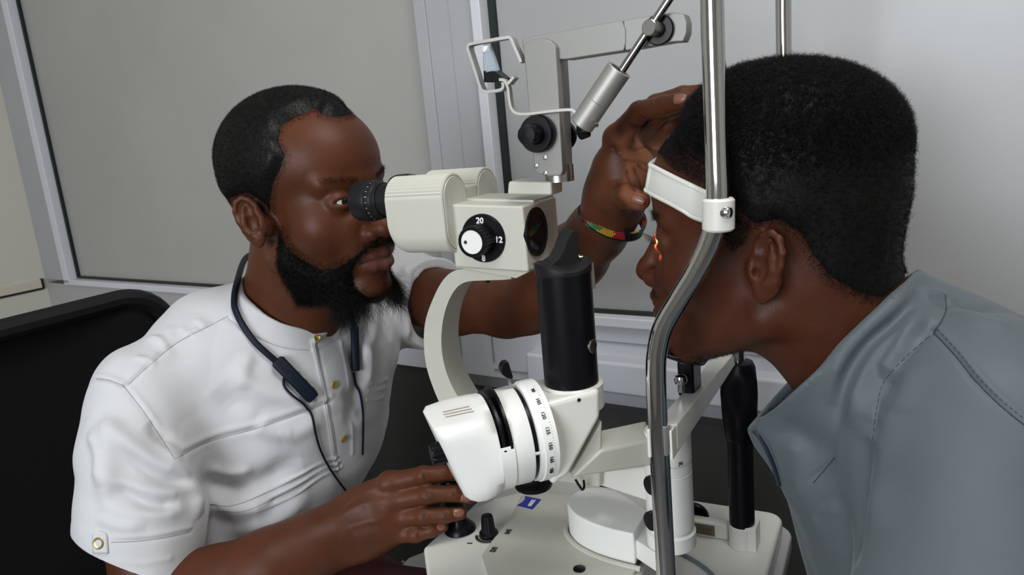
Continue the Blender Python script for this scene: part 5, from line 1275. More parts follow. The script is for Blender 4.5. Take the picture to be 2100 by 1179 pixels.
    # seams, tucks, cuff and placket
    for px, w_, h_ in (([(262, 790), (300, 755), (360, 705), (430, 668), (468, 648)], .0022, -.0014), ([(256, 782), (296, 748), (356, 699), (428, 661)], .003, .0012),
                       ([(197, 772), (225, 776), (252, 788)], .0035, .0026), ([(200, 780), (228, 785), (250, 797)], .002, -.0016), ([(252, 790), (290, 838), (325, 890), (357, 940)], .0022, -.0016), ([(262, 788), (300, 836), (337, 890), (368, 936)], .003, .0012),
                       ([(357, 942), (430, 905), (520, 880), (610, 850), (680, 822)], .0022, -.0016), ([(352, 932), (430, 895), (520, 869), (610, 839), (680, 812)], .004, .0014),
                       ([(430, 1030), (480, 1032), (560, 1000), (640, 960), (692, 938)], .0020, .0022), ([(445, 1040), (500, 1042), (570, 1012), (650, 970), (696, 948)], .0020, .0022), ([(480, 1052), (520, 1048), (590, 1020), (660, 978), (700, 958)], .0020, .0020),
                       ([(761, 786), (778, 784), (795, 778)], .0018, .0020), ([(757, 802), (775, 800), (790, 794)], .0018, .0020), ([(753, 821), (770, 820), (786, 813)], .0018, .0020),
                       ([(641, 700), (650, 735), (662, 790), (672, 850), (682, 910), (692, 960)], .0022, .0020), ([(648, 700), (657, 735), (669, 790), (679, 850), (689, 910), (698, 960)], .0020, -.0012), ([(700, 700), (712, 760), (722, 850), (722, 930)], .0022, .0014),
                       ([(466, 652), (510, 682), (560, 706), (600, 716), (636, 718)], .0020, -.0016), ([(655, 716), (690, 700), (712, 680)], .0020, -.0012),
                       ([(228, 1112), (280, 1110), (340, 1102), (392, 1090)], .0022, -.0014), ([(228, 1104), (280, 1102), (340, 1094), (392, 1082)], .0026, .0016), ([(228, 1152), (280, 1158), (350, 1146)], .003, .0012),
                       ([(645, 700), (652, 690), (668, 682)], .0030, .0035)):
        em(px, w_, h_, taper=False)
    o_ = np.array(E_.location); sh = link('shirt', close_holes(mesh_np('shirt', V - o_, Q)), cloth_w, E_)
    T = rays(V, Q)
    seam_m = mat('grey_thread', (0.22, 0.22, 0.23), 0.8)
    gold = mat('brass_button', (0.55, 0.42, 0.16), 0.35, 0.8)
    for px, py, r_ in ((685, 789, .0046), (705, 899, .0046), (204, 1113, .0060), (650, 694, .0042)):
        q, n = hit(T, px, py)
        if q is None: continue
        b = MB(); b.lathe([(r_ * .9, 0), (r_, .0008), (r_, .0018), (r_ * .8, .0026), (r_ * .55, .0020), (.0001, .0019)], q - n * 0.0004 - o_, n, 28, cap=False); b.build('button', gold, sh)
    for px in ([(262, 790), (300, 755), (360, 705), (430, 668), (468, 648)], [(252, 790), (290, 838), (325, 890), (357, 940)], [(197, 776), (225, 780), (252, 790)], [(357, 942), (430, 905), (520, 880), (610, 850), (680, 822)], [(640, 702), (650, 740), (661, 795), (671, 855), (681, 915), (690, 962)],
               [(466, 652), (510, 682), (560, 706), (600, 716), (636, 718)], [(228, 1112), (280, 1110), (340, 1102), (392, 1090)], [(430, 1034), (480, 1036), (560, 1004), (640, 964), (692, 942)], [(445, 1046), (500, 1048), (570, 1018), (650, 976), (696, 954)], [(480, 1057), (520, 1053), (590, 1025), (660, 983), (700, 963)]):
        pts = [hit(T, c_[0], c_[1], 0.0001)[0] for c_ in catmull([np.array((x_, y_, 0.0)) for x_, y_ in px], 12)]; pts = [q_ - o_ for q_ in pts if q_ is not None]
        if len(pts) > 8: b = MB(); b.tube(pts, 0.00028, 5); b.build('seam', seam_m, sh, fixn=False)
    # tab that holds the rolled cuff
    b = MB(); rows = []
    for t in np.linspace(0, 1, 12):
        row = []
        for s_ in np.linspace(-1, 1, 7):
            hw = 15 * (1 if t > 0.25 else math.sqrt(max(0.02, 1 - ((0.25 - t) / 0.25) ** 2))); q, n = hit(T, 205 + 3 * t + s_ * hw, 1088 + 46 * t, 0.0008)
            row.append((q if q is not None else rows[-1][len(row)]) - o_)
        rows.append(row)
    b.sheet(rows); b.build('sleeve_tab', cloth_w, sh, solid=0.0018)
    return sh, V, Q, T
SH, VS, QS, TS = shirt()
# trousers
S = SDF(); chainp(S, [(430, 1450, 1.0, .125), (560, 1330, .93, .10), (700, 1270, .88, .080), (860, 1300, .82, .062)], .03); chainp(S, [(430, 1450, 1.0, .12), (640, 1330, 1.05, .09), (900, 1300, 1.0, .065)], .03)
def feet(S, root, k1, k2, yaw):
    sh_ = mat('black_shoe_leather', (0.01, 0.01, 0.01), 0.4)
    for k_ in (k1, k2):
        an = np.array((k_[0], k_[1], 0.10)) - dirv(yaw, 0) * 0.05; S.cone(k_, an, 0.060, 0.048, 0.03)
        S4 = SDF(); S4.cone(an + np.array((0, 0, -0.035)), an + np.array((0, 0, -0.055)) + dirv(yaw, 0) * 0.17, 0.042, 0.034, 0.01); S4.half(np.array((0, 0, 0.012)), (0, 0, -1), 0.004); v_, f_ = S4.mesh(0.005, 2); link('shoe', mesh_np('shoe', v_ - np.array(root.location), f_), sh_, root)
feet(S, E_, P(860, 1300, .82), P(900, 1300, 1.0), -30)
V, Q = S.mesh(0.005, 2); link('trousers', mesh_np('trousers', V - np.array(E_.location), Q), mat('dark_red_cloth', (0.055, 0.006, 0.008), 0.8, bump=0.2, bscale=900), E_)

# neckband earphones
navy = mat('dark_navy_plastic', (0.006, 0.010, 0.020), 0.45, spec=0.2)
NB = thing('neckband_earphones', 'dark navy neckband earphones hanging round the bearded man\'s neck', 'earphones', tuple(P(580, 745, 0.82)))
no_ = np.array(NB.location)
p1 = pathon(TS, [(483, 625), (490, 652), (505, 680), (525, 705), (550, 728), (575, 748)], 0.0035)
st = [P(540, 520, 0.97), P(505, 528, 0.935)] + [q_ for q_ in (hit(TS, 492, 552, 0.0035)[0], hit(TS, 487, 585, 0.0035)[0]) if q_ is not None]
b = MB(); b.tube(catmull([q_ - no_ for q_ in st + [p1[k_] for k_ in range(0, len(p1), 6)] + [p1[-1]]], 6), 0.0036, 14); nb1 = b.build('neckband', navy, NB)
far_ = [P(540, 520, 0.97), P(600, 560, 0.985), P(690, 600, 0.93), P(712, 635, 0.88)]
p2 = pathon(TS, [(721, 672), (721, 700), (721, 730), (721, 762)], 0.0055)
b = MB(); b.tube(catmull([q_ - no_ for q_ in far_ + ([p2[0]] if p2 else [])], 8), 0.0034, 12); b.build('neckband', navy, NB)
def pod(pa, r_, nm, hx, hy):
    pa = [np.array(q_) for q_ in pa]; a = pa[0]; ax = pa[-1] - a; L_ = np.linalg.norm(ax); ax /= L_
    vw = np.array([0, 0, CZ]) - a; vw /= np.linalg.norm(vw); sd = np.cross(ax, vw); sd /= np.linalg.norm(sd); nn = np.cross(sd, ax)
    b = MB(); loops = []
    for t, k_ in ((0, .7), (.04, 1), (.93, 1), (1, .85)): loops.append([a - no_ + ax * L_ * t + sd * x_ * k_ + nn * y_ * k_ for x_, y_ in rrect(0, 0, hx, hy, min(hx, hy) * 0.8, 5)])
    loft(b, loops); return b.build(nm, navy, NB), a, ax, L_, sd, nn
pp = pathon(TS, [(565, 738), (590, 768), (615, 795), (640, 818)], 0.006)
pd, a, ax, L_, sd, nn = pod(pp, 0, 'control_pod', 0.0078, 0.0045)
grn = mat('green_rubber', (0.16, 0.30, 0.03), 0.5)
for t in (.45, .65, .86):
    b = MB(); c_ = a - no_ + ax * L_ * t - sd * 0.0076; b.cyl(c_ - ax * 0.002, c_ + ax * 0.002, 0.0014, n=12, bev=0.0004)
    dist1 = np.array(c_) + no_; o2 = b.build('button', grn, pd, label='green button')
if len(p2) > 1: pod([p2[0], p2[-1]], 0, 'battery_pod', 0.0050, 0.0042)
for px in ([(583, 770), (580, 788), (592, 806), (618, 826), (638, 850), (645, 885), (655, 920), (675, 960), (700, 995), (722, 1022)], [(722, 764), (727, 785), (737, 806), (742, 840), (742, 885), (741, 930)]):
    pa = pathon(TS, px, 0.0022)
    if len(pa) > 2: b = MB(); b.tube([q_ - no_ for q_ in pa], 0.0014, 8); b.build('cable', navy, NB)

# bracelets on the raised wrist
wc, wx = P(1256, 450, 0.729), P(1268, 405, 0.705) - P(1232, 470, 0.752); wx /= np.linalg.norm(wx)
TE = rays(VE, QE)
def bracelet(name, label, cen, axis, r_, rb, rows_, cols, group=None, pend=False, sq_=1.0):
    axis = np.array(axis, float); axis /= np.linalg.norm(axis); e1_ = np.cross(axis, (0, 0, 1.0)); e1_ /= np.linalg.norm(e1_); e2_ = np.cross(axis, e1_)
    t = thing(name, label, 'bracelet', tuple(cen), 0.0, group); M_ = [mat('bead_' + k_, c_, 0.3) for k_, c_ in cols]
    n_ = int(2 * PI * r_ / (rb * 2.05)); b = MB()
    for row in range(rows_):
        for i_ in range(n_):
            a_ = 2 * PI * (i_ + 0.5 * (row % 2)) / n_; q = e1_ * math.cos(a_) * r_ + e2_ * math.sin(a_) * r_ * sq_ + axis * (row - (rows_ - 1) / 2) * rb * 1.9
            k_ = int((i_ + abs(row - rows_ / 2) * 1.5) / (n_ / 14)) % len(M_); b.cur = k_
            b.lathe([(0.0001, -rb), (rb * .75, -rb * .66), (rb, 0), (rb * .75, rb * .66), (0.0001, rb)], q, e1_ * -math.sin(a_) + e2_ * math.cos(a_), 7, cap=False)
    b.cur = 0; b.tube([e1_ * math.cos(a_) * (r_ - rb * .4) + e2_ * math.sin(a_) * (r_ - rb * .4) * sq_ for a_ in np.linspace(0, 2 * PI, 40)[:-1]], rb * 0.5, 6, closed=True)
    b.build('beads', M_, t, fixn=False)
    return t, e1_, e2_
cR, cG, cY, cK, cB = ('red', (0.45, 0.02, 0.03)), ('green', (0.05, 0.22, 0.08)), ('yellow', (0.60, 0.38, 0.03)), ('black', (0.01, 0.01, 0.01)), ('blue', (0.02, 0.05, 0.15))
tlt = np.array((0.30, 0.10, 0.55))
bracelet('bead_bracelet', 'wide bead bracelet with green, yellow and red pattern on the raised wrist', P(1258, 446, 0.728), wx + tlt, 0.0345, 0.00105, 5, [cG, cY, cR, cK, cG, cY, cR], 'bracelets on the raised wrist', sq_=0.90)
bracelet('bead_bracelet', 'thin blue, red and yellow bead string just above the wide bead bracelet', P(1264, 436, 0.724), wx + tlt * 0.8, 0.0330, 0.00105, 1, [cB, cR, cB, cY], 'bracelets on the raised wrist', sq_=0.92)
t_, f1_, f2_ = bracelet('bead_bracelet', 'thin black bead bracelet with a flat black tag, lowest on the raised wrist', P(1252, 452, 0.731), wx + tlt * 1.15, 0.0360, 0.00115, 1, [cK], 'bracelets on the raised wrist', sq_=0.92)
q = P(1285, 470, 0.700) - np.array(t_.location); b = MB(); b.box(q + np.array((-.0022, -.0008, -.010)), q + np.array((.0030, .0008, .001))); b.build('tag', M['black'], t_, bev=0.0004)

# ---------------------------------------------------------------- patient
CA, CB = P(1710, 712, 0.60), P(1880, 862, 0.605); axn = CA - CB; axn /= np.linalg.norm(axn)          # collar axis
ld = P(1880, 540, 0.60) - P(1535, 872, 0.60); ld -= axn * ld.dot(axn); ld /= np.linalg.norm(ld); dd = np.cross(axn, ld)
e_a, e_b = P(1535, 862, 1.0) - np.array([0, 0, CZ]), P(1882, 522, 1.0) - np.array([0, 0, CZ]); pn = np.cross(e_a, e_b); pn /= np.linalg.norm(pn); pn = pn * np.sign(pn.dot(axn)); pn = pn + dd * (0.04 if dd[1] < 0 else -0.04); pn /= np.linalg.norm(pn)
def patient():
    S = SDF(); patient_body(S)
    V, Q = S.mesh(0.0016, 2); N = vnormals(V, Q); T = rays(V, Q)
    E = thing('person', 'man in grey zip jacket with his forehead against the white head rest band', 'person', tuple(P(1960, 1300, 0.66) * np.array((1, 1, 0)) + np.array((0, 0, 0.45))))
    o_ = np.array(E.location)
    me = mesh_np('body', V - o_, Q); q = HP.inv(V)
    vcol(me, 'lip', np.exp(-((q[:, 2] + 53) / 8.5) ** 4) * smoothstep(84, 93, q[:, 0]) * smoothstep(30, 20, np.abs(q[:, 1])) * (np.abs(q[:, 1]) < 40) * 0.6)
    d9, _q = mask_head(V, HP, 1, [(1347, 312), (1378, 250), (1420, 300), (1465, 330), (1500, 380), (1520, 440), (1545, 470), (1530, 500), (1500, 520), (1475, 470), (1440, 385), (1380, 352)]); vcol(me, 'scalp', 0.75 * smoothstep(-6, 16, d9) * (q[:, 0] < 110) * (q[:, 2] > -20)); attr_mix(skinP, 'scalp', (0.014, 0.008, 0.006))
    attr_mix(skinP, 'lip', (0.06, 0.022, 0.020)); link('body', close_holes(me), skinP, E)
    for s in (-1, 1): eyeball(E, HP, s, (1, 0, 0.02))
    hp = [(1418, 170), (1390, 220), (1378, 262), (1385, 300), (1420, 330), (1465, 352), (1495, 392), (1512, 440), (1545, 466), (1600, 458), (1638, 488), (1660, 530), (1700, 578), (1760, 612), (1900, 640), (1990, 400), (1900, 60), (1600, 20), (1450, 60)]
    d_, q = mask_head(V, HP, 1, hp)
    inh = (q[:, 2] > -70) & (q[:, 0] < 110) & ((V - CA) @ pn > 0.003) & (np.abs(q[:, 1]) < 76); ear_ex = (np.abs(q[:, 1]) > 73) & (q[:, 0] > -40) & (q[:, 0] < 8) & (q[:, 2] < 32)
    keep = (d_ > -1) & inh & ~ear_ex
    T0 = 0.0035 + 0.0130 * smoothstep(45, 118, q[:, 2]) * smoothstep(72, 16, q[:, 0]) - 0.0016 * smoothstep(0, -60, q[:, 0]) * smoothstep(90, 40, q[:, 2])
    th = smoothstep(-1, 42, d_) * T0 - 0.0004
    HV, HF, u = shell(V, Q, N, np.where(keep, th * (1 + 0.05 * vnoise(V, 160, 4)), 0), keep)
    HV = laplace(HV, HF, 2); hn = vnormals(HV, HF)
    HV = HV + hn * ((vnoise(HV, 420, 3) * 0.0006 + vnoise(HV, 800, 2) * 0.0005) * smoothstep(0.002, 0.008, th[u]))[:, None]
    wgt = smoothstep(-2, 12, d_)[u]; wgt2 = wgt * (0.25 + smoothstep(0.002, 0.01, th[u]))
    c1 = coils(HV, HF, wgt2, 70000, 0.0016 + 0.0022 * smoothstep(0.003, 0.012, th[u]), 0.00011, 0.0011, 1.1, 6)
    # sparse hair at the temple
    tp = [(1347, 312), (1378, 262), (1420, 330), (1465, 352), (1495, 392), (1512, 440), (1480, 440), (1440, 380), (1380, 350)]
    d3, _q = mask_head(V, HP, 1, tp); c2 = coils(V, Q, smoothstep(-2, 8, d3) * inh, 14000, 0.0012, 0.00009, 0.0004, 0.6, 4)
    d4, _q = mask_head(V, HP, 1, [(1480, 430), (1545, 455), (1530, 500), (1500, 520), (1470, 470)]); c4 = coils(V, Q, smoothstep(-2, 8, d4) * inh * (np.abs(q[:, 1]) < 74), 3000, 0.0016, 0.00009, 0.0004, 0.5, 4)
    d5 = d_; c5 = coils(V, Q, smoothstep(-14, 3, d_) * smoothstep(30, 10, d_) * inh * ~ear_ex, 9000, 0.0016, 0.00009, 0.0004, 0.5, 4)
    c7 = coils(HV, HF, wgt2, 9000, 0.0030, 0.00013, 0.0016, 1.3, 9)
    hv, hf = merge([(HV, HF), c1, c2, c4, c5, c7]); link('hair', mesh_np('hair', hv - o_, hf), hairM, E)
    # chin and lip stubble
    d6 = (np.exp(-((q[:, 2] + 98) / 12) ** 2) * (q[:, 0] > 20) + np.exp(-((q[:, 2] + 38) / 4.0) ** 2) * (q[:, 0] > 90)) * (np.abs(q[:, 1]) < 60) * (q[:, 2] > -125)
    c6 = coils(V, Q, d6, 4500, 0.0014, 0.00009, 0.0003, 0.4, 4); link('stubble', mesh_np('stubble', c6[0] - o_, c6[1]), hairM, E)
    # lashes and brows
    for s in (1, -1):
        P_ = []
        for i_ in range(34):
            t = i_ / 33; base = np.array((88.0 - 6 * t * t, s * (22 + 19 * t), 17.0 - 3.0 * (2 * t - 1) ** 2)); L_ = 9.5 + 2.5 * rng.random(); out_ = np.array((1.0, s * (0.2 + 0.9 * t - 0.3), 0))
            out_ /= np.linalg.norm(out_); P_.append([HP.p(base + out_ * L_ * u_ + np.array((0, 0, 1)) * (-1.8 * u_ + 6.5 * u_ * u_)) for u_ in np.linspace(0, 1, 6)])
        lv, lf = tubes_np(np.array(P_), np.linspace(0.00016, 0.00004, 6)[None] * np.ones((len(P_), 1)), 4); link('eyelashes', mesh_np('eyelashes', lv - o_, lf), hairM, E)
    bw = (np.exp(-((q[:, 2] - (35 + 0.08 * (np.abs(q[:, 1]) - 20))) / 3.4) ** 2) * smoothstep(10, 18, np.abs(q[:, 1])) * smoothstep(56, 44, np.abs(q[:, 1])) * (q[:, 0] > 55)); bw[bw < 0.2] = 0
    
    for s_ in (-1, 1): c3 = coils(V, Q, bw * (q[:, 0] < 112) * (q[:, 1] * s_ > 0), 320, 0.0028, 0.0001, 0.0004, 0.3, 4, up=np.array((0.5, 0.3, 0.2))); link('eyebrow', mesh_np('eyebrow', c3[0] - o_, c3[1]), hairM, E)
    return E, V, Q, T
PT, VP, QP, TP = patient()

# the forehead band lies against his brow and runs to both posts
def band():
    up = [(1472, 408), (1440, 388), (1405, 372), (1372, 356), (1350, 345), (1341, 338)]; lo = [(1472, 462), (1432, 441), (1392, 418), (1355, 400), (1340, 391), (1335, 384)]
    rows = []
    for f_ in np.linspace(0, 1, 9):
        pts = catmull([np.array((u_[0] * (1 - f_) + l_[0] * f_, u_[1] * (1 - f_) + l_[1] * f_, 0.0)) for u_, l_ in zip(up, lo)], 5); row = []
        for q_ in pts:
            p_, n_ = hit(TP, q_[0], q_[1], 0.0042)
            row.append(p_)
        ok = [p_ for p_ in row if p_ is not None]
        # leave the brow towards the post
        pe = Lv(1474, 408 + 52 * f_, vN); st = wor(pe)
        near_ = ok[len(ok) // 5:]; nn_ = [HP.inv(p_) for p_ in near_]; far_ = [HP.p((q_[0], -q_[1], q_[2])) for q_ in nn_[::-1]]
        mid_ = HP.p((max(q_[0] for q_ in nn_) + 1.0, 0, nn_[-1][2]))
        far_ = far_[:-2]
        fe = wor((0.2215, vF, pe[2] + 0.004)); row = catmull([st] + near_[::3] + [mid_] + far_[::3] + [fe], 4)
        rows.append(row)
    n_ = min(len(r_) for r_ in rows); ro = np.array(HR.location); R_ = np.array(Matrix.Rotation(-PHI, 3, 'Z'))
    rows = [[R_ @ (p_ - ro) for p_ in r_[:n_]] for r_ in rows]
    b = MB(); b.sheet(rows); bd = b.build('forehead_band', bandw, HR, solid=0.0024)
    b = MB(); b.tube(rows[0], 0.0021, 10); b.tube(rows[-1], 0.0021, 10); b.build('band_lip', bandw, bd)
band()

# jacket
jk = mat('grey_green_polyester', (0.092, 0.112, 0.122), 0.55, sheen=0.1, spec=0.3, bump=0.04, bscale=2200, col2=(0.080, 0.097, 0.108), vscale=9)
def jacket():
    S = SDF()
    A, B_ = CA, CB
    fl = (dd, 0.88)
    S.cone(A + axn * 0.08, B_, 0.0860, 0.094, 0.01, flat=fl)
    S.half(A, pn, 0.002)
    S.cone(P(1855, 880, 0.61), P(2030, 1350, 0.64), 0.106, 0.130, 0.04)
    S.cone(P(1915, 815, 0.60), P(2130, 850, 0.64), 0.074, 0.085, 0.035)
    S.cone(P(1900, 830, 0.59), P(2020, 900, 0.51), 0.070, 0.076, 0.04)
    S.cone(P(2020, 900, 0.51), P(1985, 1400, 0.46), 0.074, 0.072, 0.03)
    S.cone(P(1880, 780, 0.64), P(1990, 800, 0.80), 0.070, 0.070, 0.03)
    chainp(S, [(1608, 896, .592, .018), (1728, 1000, .585, .032), (1818, 1110, .58, .045), (1915, 1250, .58, .055)], 0.026)
    S.half(A, pn, 0.001)
    S.cone(A + axn * 0.09, B_ - axn * -0.03, 0.0795, 0.084, 0.002, sub=True, flat=fl)
    V, Q = S.mesh(0.0017, 1, clip=(np.array((0.0, 0.1, 0.58)), np.array((1.0, 1.1, 1.6))))
    N = vnormals(V, Q); T = rays(V, Q)
    V = V + N * (vnoise(V, 12, 8) * 0.003 + vnoise(V, 30, 5) * 0.0010)[:, None]
    def em(px, w_, h_, **kw):
        nonlocal V
        V = emboss(V, N, pathon(T, px), w_, h_, **kw)
    for px, w_, h_ in (([(1880, 600), (1840, 655), (1780, 705), (1737, 770), (1720, 850), (1700, 925)], .0055, -.0030), ([(1870, 582), (1828, 632), (1768, 684), (1722, 745), (1702, 830)], .007, .0050), ([(1895, 625), (1855, 675), (1800, 725), (1765, 800), (1745, 880)], .007, .0060), ([(1900, 640), (1860, 700), (1830, 740), (1810, 780)], .007, .007),
                       ([(1915, 660), (1870, 700), (1850, 720)], .005, -.006), ([(1860, 690), (1830, 760), (1800, 850), (1790, 900)], .009, -.005), ([(1690, 700), (1660, 760), (1640, 840)], .010, .004),
                       ([(1672, 1075), (1690, 1035), (1735, 1022)], .005, -.0022), ([(1668, 1090), (1684, 1050), (1728, 1036)], .006, .0018), ([(1790, 850), (1775, 960), (1760, 1060), (1750, 1170)], .012, -.007), ([(1815, 800), (1800, 900), (1790, 1000), (1800, 1100)], .014, .004),
                       ([(1870, 740), (1850, 800), (1845, 850)], .012, .0025), ([(1950, 620), (2000, 640), (2060, 640)], .008, -.004), ([(1960, 640), (2010, 665), (2070, 672)], .008, .003), ([(1890, 590), (1910, 610), (1935, 600)], .006, .003), ([(1900, 615), (1925, 620), (1938, 640)], .005, -.003),
                       ([(1620, 890), (1640, 960), (1640, 1040)], .010, .004), ([(1600, 860), (1660, 900), (1720, 930)], .012, -.003)):
        em(px, w_, h_)
    for px, w_, h_ in (([(1552, 868), (1620, 805), (1700, 722), (1780, 645), (1850, 580), (1884, 556)], .0013, -.0012), ([(1545, 862), (1612, 799), (1692, 716), (1772, 638), (1842, 573)], .003, .0008),
                       ([(1650, 990), (1690, 960), (1712, 938)], .0016, -.0014), ([(1790, 900), (1800, 830), (1815, 780), (1860, 730), (1915, 682)], .0018, -.0018), ([(1915, 682), (1960, 730), (2000, 780), (2050, 830), (2105, 875)], .0020, -.0022), ([(1920, 676), (1966, 722), (2008, 772), (2056, 822), (2110, 866)], .0030, .0016),
                       ([(1915, 682), (1930, 660), (1940, 635), (1938, 605)], .0020, -.0020), ([(1572, 905), (1596, 970), (1612, 1040), (1640, 1120), (1665, 1179)], .0016, -.0012)):
        em(px, w_, h_, taper=False)
    o_ = np.array(PT.location); j_ = link('jacket', close_holes(mesh_np('jacket', V - o_, Q)), jk, PT)
    T = rays(V, Q)
    sm = mat('dark_thread', (0.022, 0.028, 0.032), 0.8)
    for px, dash in (([(1552, 866), (1620, 803), (1700, 720), (1780, 643), (1850, 578), (1884, 553)], 3), ([(1668, 990), (1690, 965), (1712, 938)], 0), ([(1790, 902), (1798, 835), (1815, 780), (1860, 730), (1915, 682)], 4), ([(1915, 682), (1960, 730), (2000, 780), (2050, 830), (2105, 875)], 0), ([(1921, 674), (1966, 722), (2006, 772), (2056, 822), (2110, 866)], 3), ([(1915, 682), (1930, 660), (1940, 635), (1938, 605)], 0)):
        cur = [np.array((x_, y_, 0.0)) for x_, y_ in px]; cur = catmull(cur, 26); pts = [hit(T, c_[0], c_[1], 0.00015)[0] for c_ in cur]; pts = [q_ - o_ for q_ in pts if q_ is not None]
        b = MB()
        if dash:
            for i_ in range(0, len(pts) - dash, dash + 2): b.tube(pts[i_:i_ + dash + 1], 0.00022, 5)
        else: b.tube(pts, 0.00035, 5)
        if len(pts) > 8: b.build('seam', sm, j_, fixn=False)
    zp = pathon(T, [(1548, 882), (1562, 900), (1582, 940), (1598, 985), (1608, 1035), (1622, 1085), (1642, 1140), (1660, 1178)], 0.0012)
    if len(zp) > 2:
        b = MB(); b.tube([q_ - o_ for q_ in zp], 0.0017, 8)
        zd = np.array(zp)
        for i_ in range(len(zp) - 1):
            for t in (0.1, 0.35, 0.6, 0.85):
                c_ = zd[i_] * (1 - t) + zd[i_ + 1] * t - o_; b.lathe([(0.0001, -0.0007), (0.0012, 0), (0.0001, 0.0007)], c_ + np.array((0, -0.0014, 0.0004)), (0, 0, 1), 6, cap=False)
        b.build('zip', mat('dark_blue_grey_zip', (0.03, 0.04, 0.07), 0.4, 0.3), j_)
    return j_
JK = jacket()

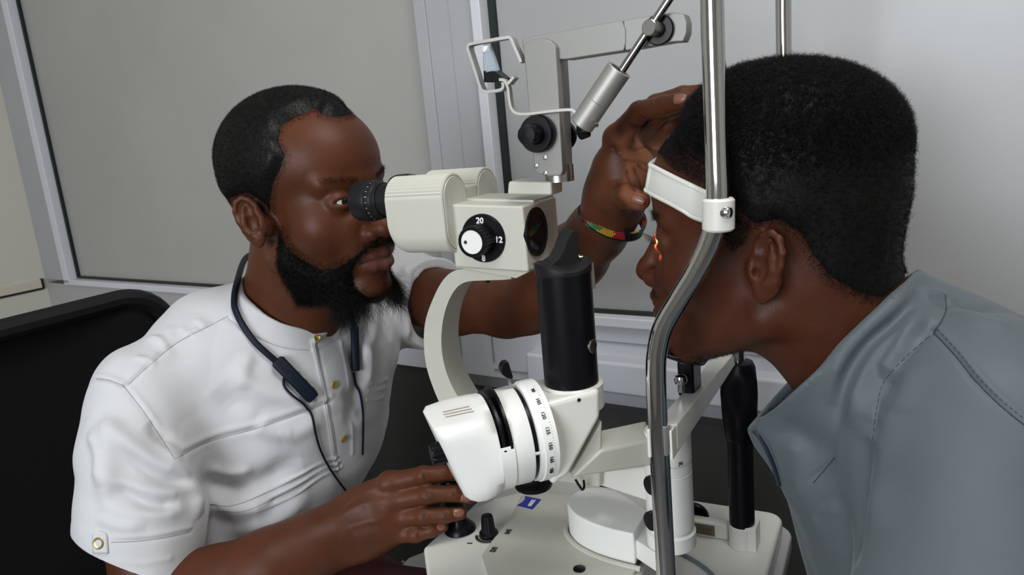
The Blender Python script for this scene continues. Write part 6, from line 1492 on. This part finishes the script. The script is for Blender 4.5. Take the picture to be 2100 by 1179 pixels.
# ================================================================ OFFICE CHAIR
def chair():
    mesh_f = mat('black_mesh_fabric', (0.008, 0.008, 0.009), 0.8, bump=0.3, bscale=700, spec=0.2)
    c1 = P(312, 600, 1.10); dr = np.array((0.50, 0.866, 0)); nr = np.array((0.866, -0.50, 0)); W_ = 0.50; zt = c1[2] + 0.006
    cen = c1 - dr * (W_ / 2 - 0.004); CH = thing('office_chair', 'black mesh-back office chair behind the bearded man', 'chair', (cen[0] + nr[0] * 0.2, cen[1] + nr[1] * 0.2, 0.0)); o_ = np.array(CH.location)
    Hh = 0.60
    def pt(a, h, off=0.0):
        bow = 0.035 * (a ** 2) - 0.02 * math.sin(PI * h); return np.array((cen[0], cen[1], 0)) + dr * a * W_ / 2 + nr * (bow + off - 0.06 * (1 - h)) * 1.0 + np.array((0, 0, zt - Hh + Hh * h)) - o_
    out = rrect(0, 0.5, 1.0, 0.5, 0.16, 8); out = [(min(1, max(-1, x_)), y_) for x_, y_ in out]
    ring = []
    for x_, y_ in [((q_[0]), q_[1]) for q_ in rrect(0, 0, W_ / 2, Hh / 2, 0.07, 8)]: ring.append(pt(x_ / (W_ / 2), y_ / Hh + 0.5))
    b = MB(); b.tube(ring, 0.014, 10, closed=True); b.build('back_frame', M['black_matt'], CH)
    b = MB(); rows = []
    for i_ in range(21):
        h = 0.01 + 0.98 * i_ / 20; row = []
        edge = 1.0
        for k_ in (0, 1):
            hh = h if k_ == 0 else 1 - h
            if hh * Hh > Hh - 0.07: dz = hh * Hh - (Hh - 0.07); edge = min(edge, (W_ / 2 - 0.07 + math.sqrt(max(0, 0.07 ** 2 - dz * dz))) / (W_ / 2))
        for j_ in range(21): row.append(pt((-1 + j_ / 10) * edge * 0.99, h, 0.0))
        rows.append(row)
    b.sheet(rows); b.build('backrest', mesh_f, CH, solid=0.006)
    zs_ = 0.47
    b = MB(); sc_ = np.array((cen[0], cen[1], 0)) + nr * 0.27 - o_; loft(b, [[sc_ + dr * x_ * k_ + nr * y_ * k_ + np.array((0, 0, z_)) for x_, y_ in rrect(0, 0, 0.25, 0.24, 0.08)] for z_, k_ in ((zs_ - 0.07, .92), (zs_ - 0.06, 1), (zs_ - 0.02, 1), (zs_, .93))]); b.build('seat', mesh_f, CH)
    b = MB(); b.cyl(sc_ + np.array((0, 0, 0.10)), sc_ + np.array((0, 0, zs_ - 0.07)), 0.03, n=24); b.build('gas_column', M['black'], CH)
    for k_ in range(5):
        a = 2 * PI * k_ / 5; d_ = np.array((math.cos(a), math.sin(a), 0)); b = MB(); b.tube([sc_ + np.array((0, 0, 0.11)), sc_ + d_ * 0.15 + np.array((0, 0, 0.10)), sc_ + d_ * 0.30 + np.array((0, 0, 0.065))], [0.03, 0.024, 0.016], 12); lg = b.build('leg', M['black'], CH)
        b = MB(); b.cyl(sc_ + d_ * 0.30 + np.cross(d_, (0, 0, 1)) * 0.02 + np.array((0, 0, 0.03)), sc_ + d_ * 0.30 - np.cross(d_, (0, 0, 1)) * 0.02 + np.array((0, 0, 0.03)), 0.03, n=20, bev=0.004); b.build('caster', M['black'], lg)
    for sgn, in ((1,), (-1,)):
        if sgn == 1: e_ = P(772, 893, 1.02) - o_; s_ = e_ - nr * 0.24
        else: e_ = sc_ - dr * 0.28 + nr * 0.12 + np.array((0, 0, 0.66)); s_ = e_ - nr * 0.24
        b = MB(); loft(b, [[s_ + (e_ - s_) * t + dr * x_ * k_ + np.array((0, 0, z_ * k_)) for x_, z_ in rrect(0, 0, 0.035, 0.014, 0.012)] for t, k_ in ((0, .6), (.04, 1), (.5, 1), (.92, 1), (0.98, .8), (1, .5))]); ar = b.build('armrest', M['black_matt'], CH)
        b = MB(); m_ = (s_ + e_) / 2; ft = sc_ + dr * sgn * 0.25 + np.array((0, 0, zs_ - 0.05)); b.tube(catmull([m_ - np.array((0, 0, 0.01)), m_ - np.array((0, 0, 0.12)), ft + dr * sgn * 0.03 + np.array((0, 0, 0.03)), ft], 5), 0.014, 10); b.build('armrest_post', M['black'], ar)
    b = MB(); b.tube(catmull([sc_ + np.array((0, 0, zs_ - 0.06)), sc_ - nr * 0.28 + np.array((0, 0, zs_ - 0.06)), pt(0, 0.02) - nr * 0.03, pt(0, 0.3) - nr * 0.03], 6), 0.022, 10); b.build('back_bracket', M['black'], CH)
chair()
# the patient's legs and the stool under him
S = SDF(); pv = np.array((0.47, 0.56, 0.60)); S.cone(pv, pv + np.array((0, 0, 0.10)), 0.105, 0.10, 0.03)
for sd_ in (-1, 1): S.cone(pv + np.array((-0.03, 0.03, -0.01)), pv + np.array((-0.26, 0.18, -0.06)) + np.array((0.5, 0.83, 0)) * 0.12 * sd_, 0.095, 0.062, 0.03)
feet(S, PT, pv + np.array((-0.26, 0.18, -0.06)) + np.array((0.5, 0.83, 0)) * 0.12, pv + np.array((-0.26, 0.18, -0.06)) - np.array((0.5, 0.83, 0)) * 0.12, 148)
V, Q = S.mesh(0.005, 2); link('trousers', mesh_np('trousers', V - np.array(PT.location), Q), mat('charcoal_cloth', (0.02, 0.02, 0.024), 0.8), PT)
ST = thing('stool', 'round black stool under the man in the grey jacket', 'stool', (0.47, 0.56, 0)); b = MB(); b.lathe([(0.14, 0.44), (0.17, 0.45), (0.17, 0.49), (0.15, 0.505)], (0, 0, 0), (0, 0, 1), 40); b.build('seat', M['black_matt'], ST)
b = MB(); b.lathe([(0.2, 0), (0.2, 0.02), (0.03, 0.05), (0.025, 0.44)], (0, 0, 0), (0, 0, 1), 40); b.build('base', M['chrome'], ST)

# slit of lamp light on the patient's eye
sp = bpy.data.lights.new('slit_beam', 'SPOT'); sp.energy = 7.0; sp.color = (1.0, 0.42, 0.16); sp.spot_size = math.radians(24); sp.spot_blend = 1.0; sp.shadow_soft_size = 0.003
spo = bpy.data.objects.new('slit_beam', sp); C.objects.link(spo)
src = wor(COL + ui * (rc + 0.012) + np.array((0, 0, wt_ + 0.030))); tgt = HP.p((88, 33, 13)); spo.location = src
spo.rotation_euler = Vector((tgt - src).tolist()).to_track_quat('-Z', 'Y').to_euler()
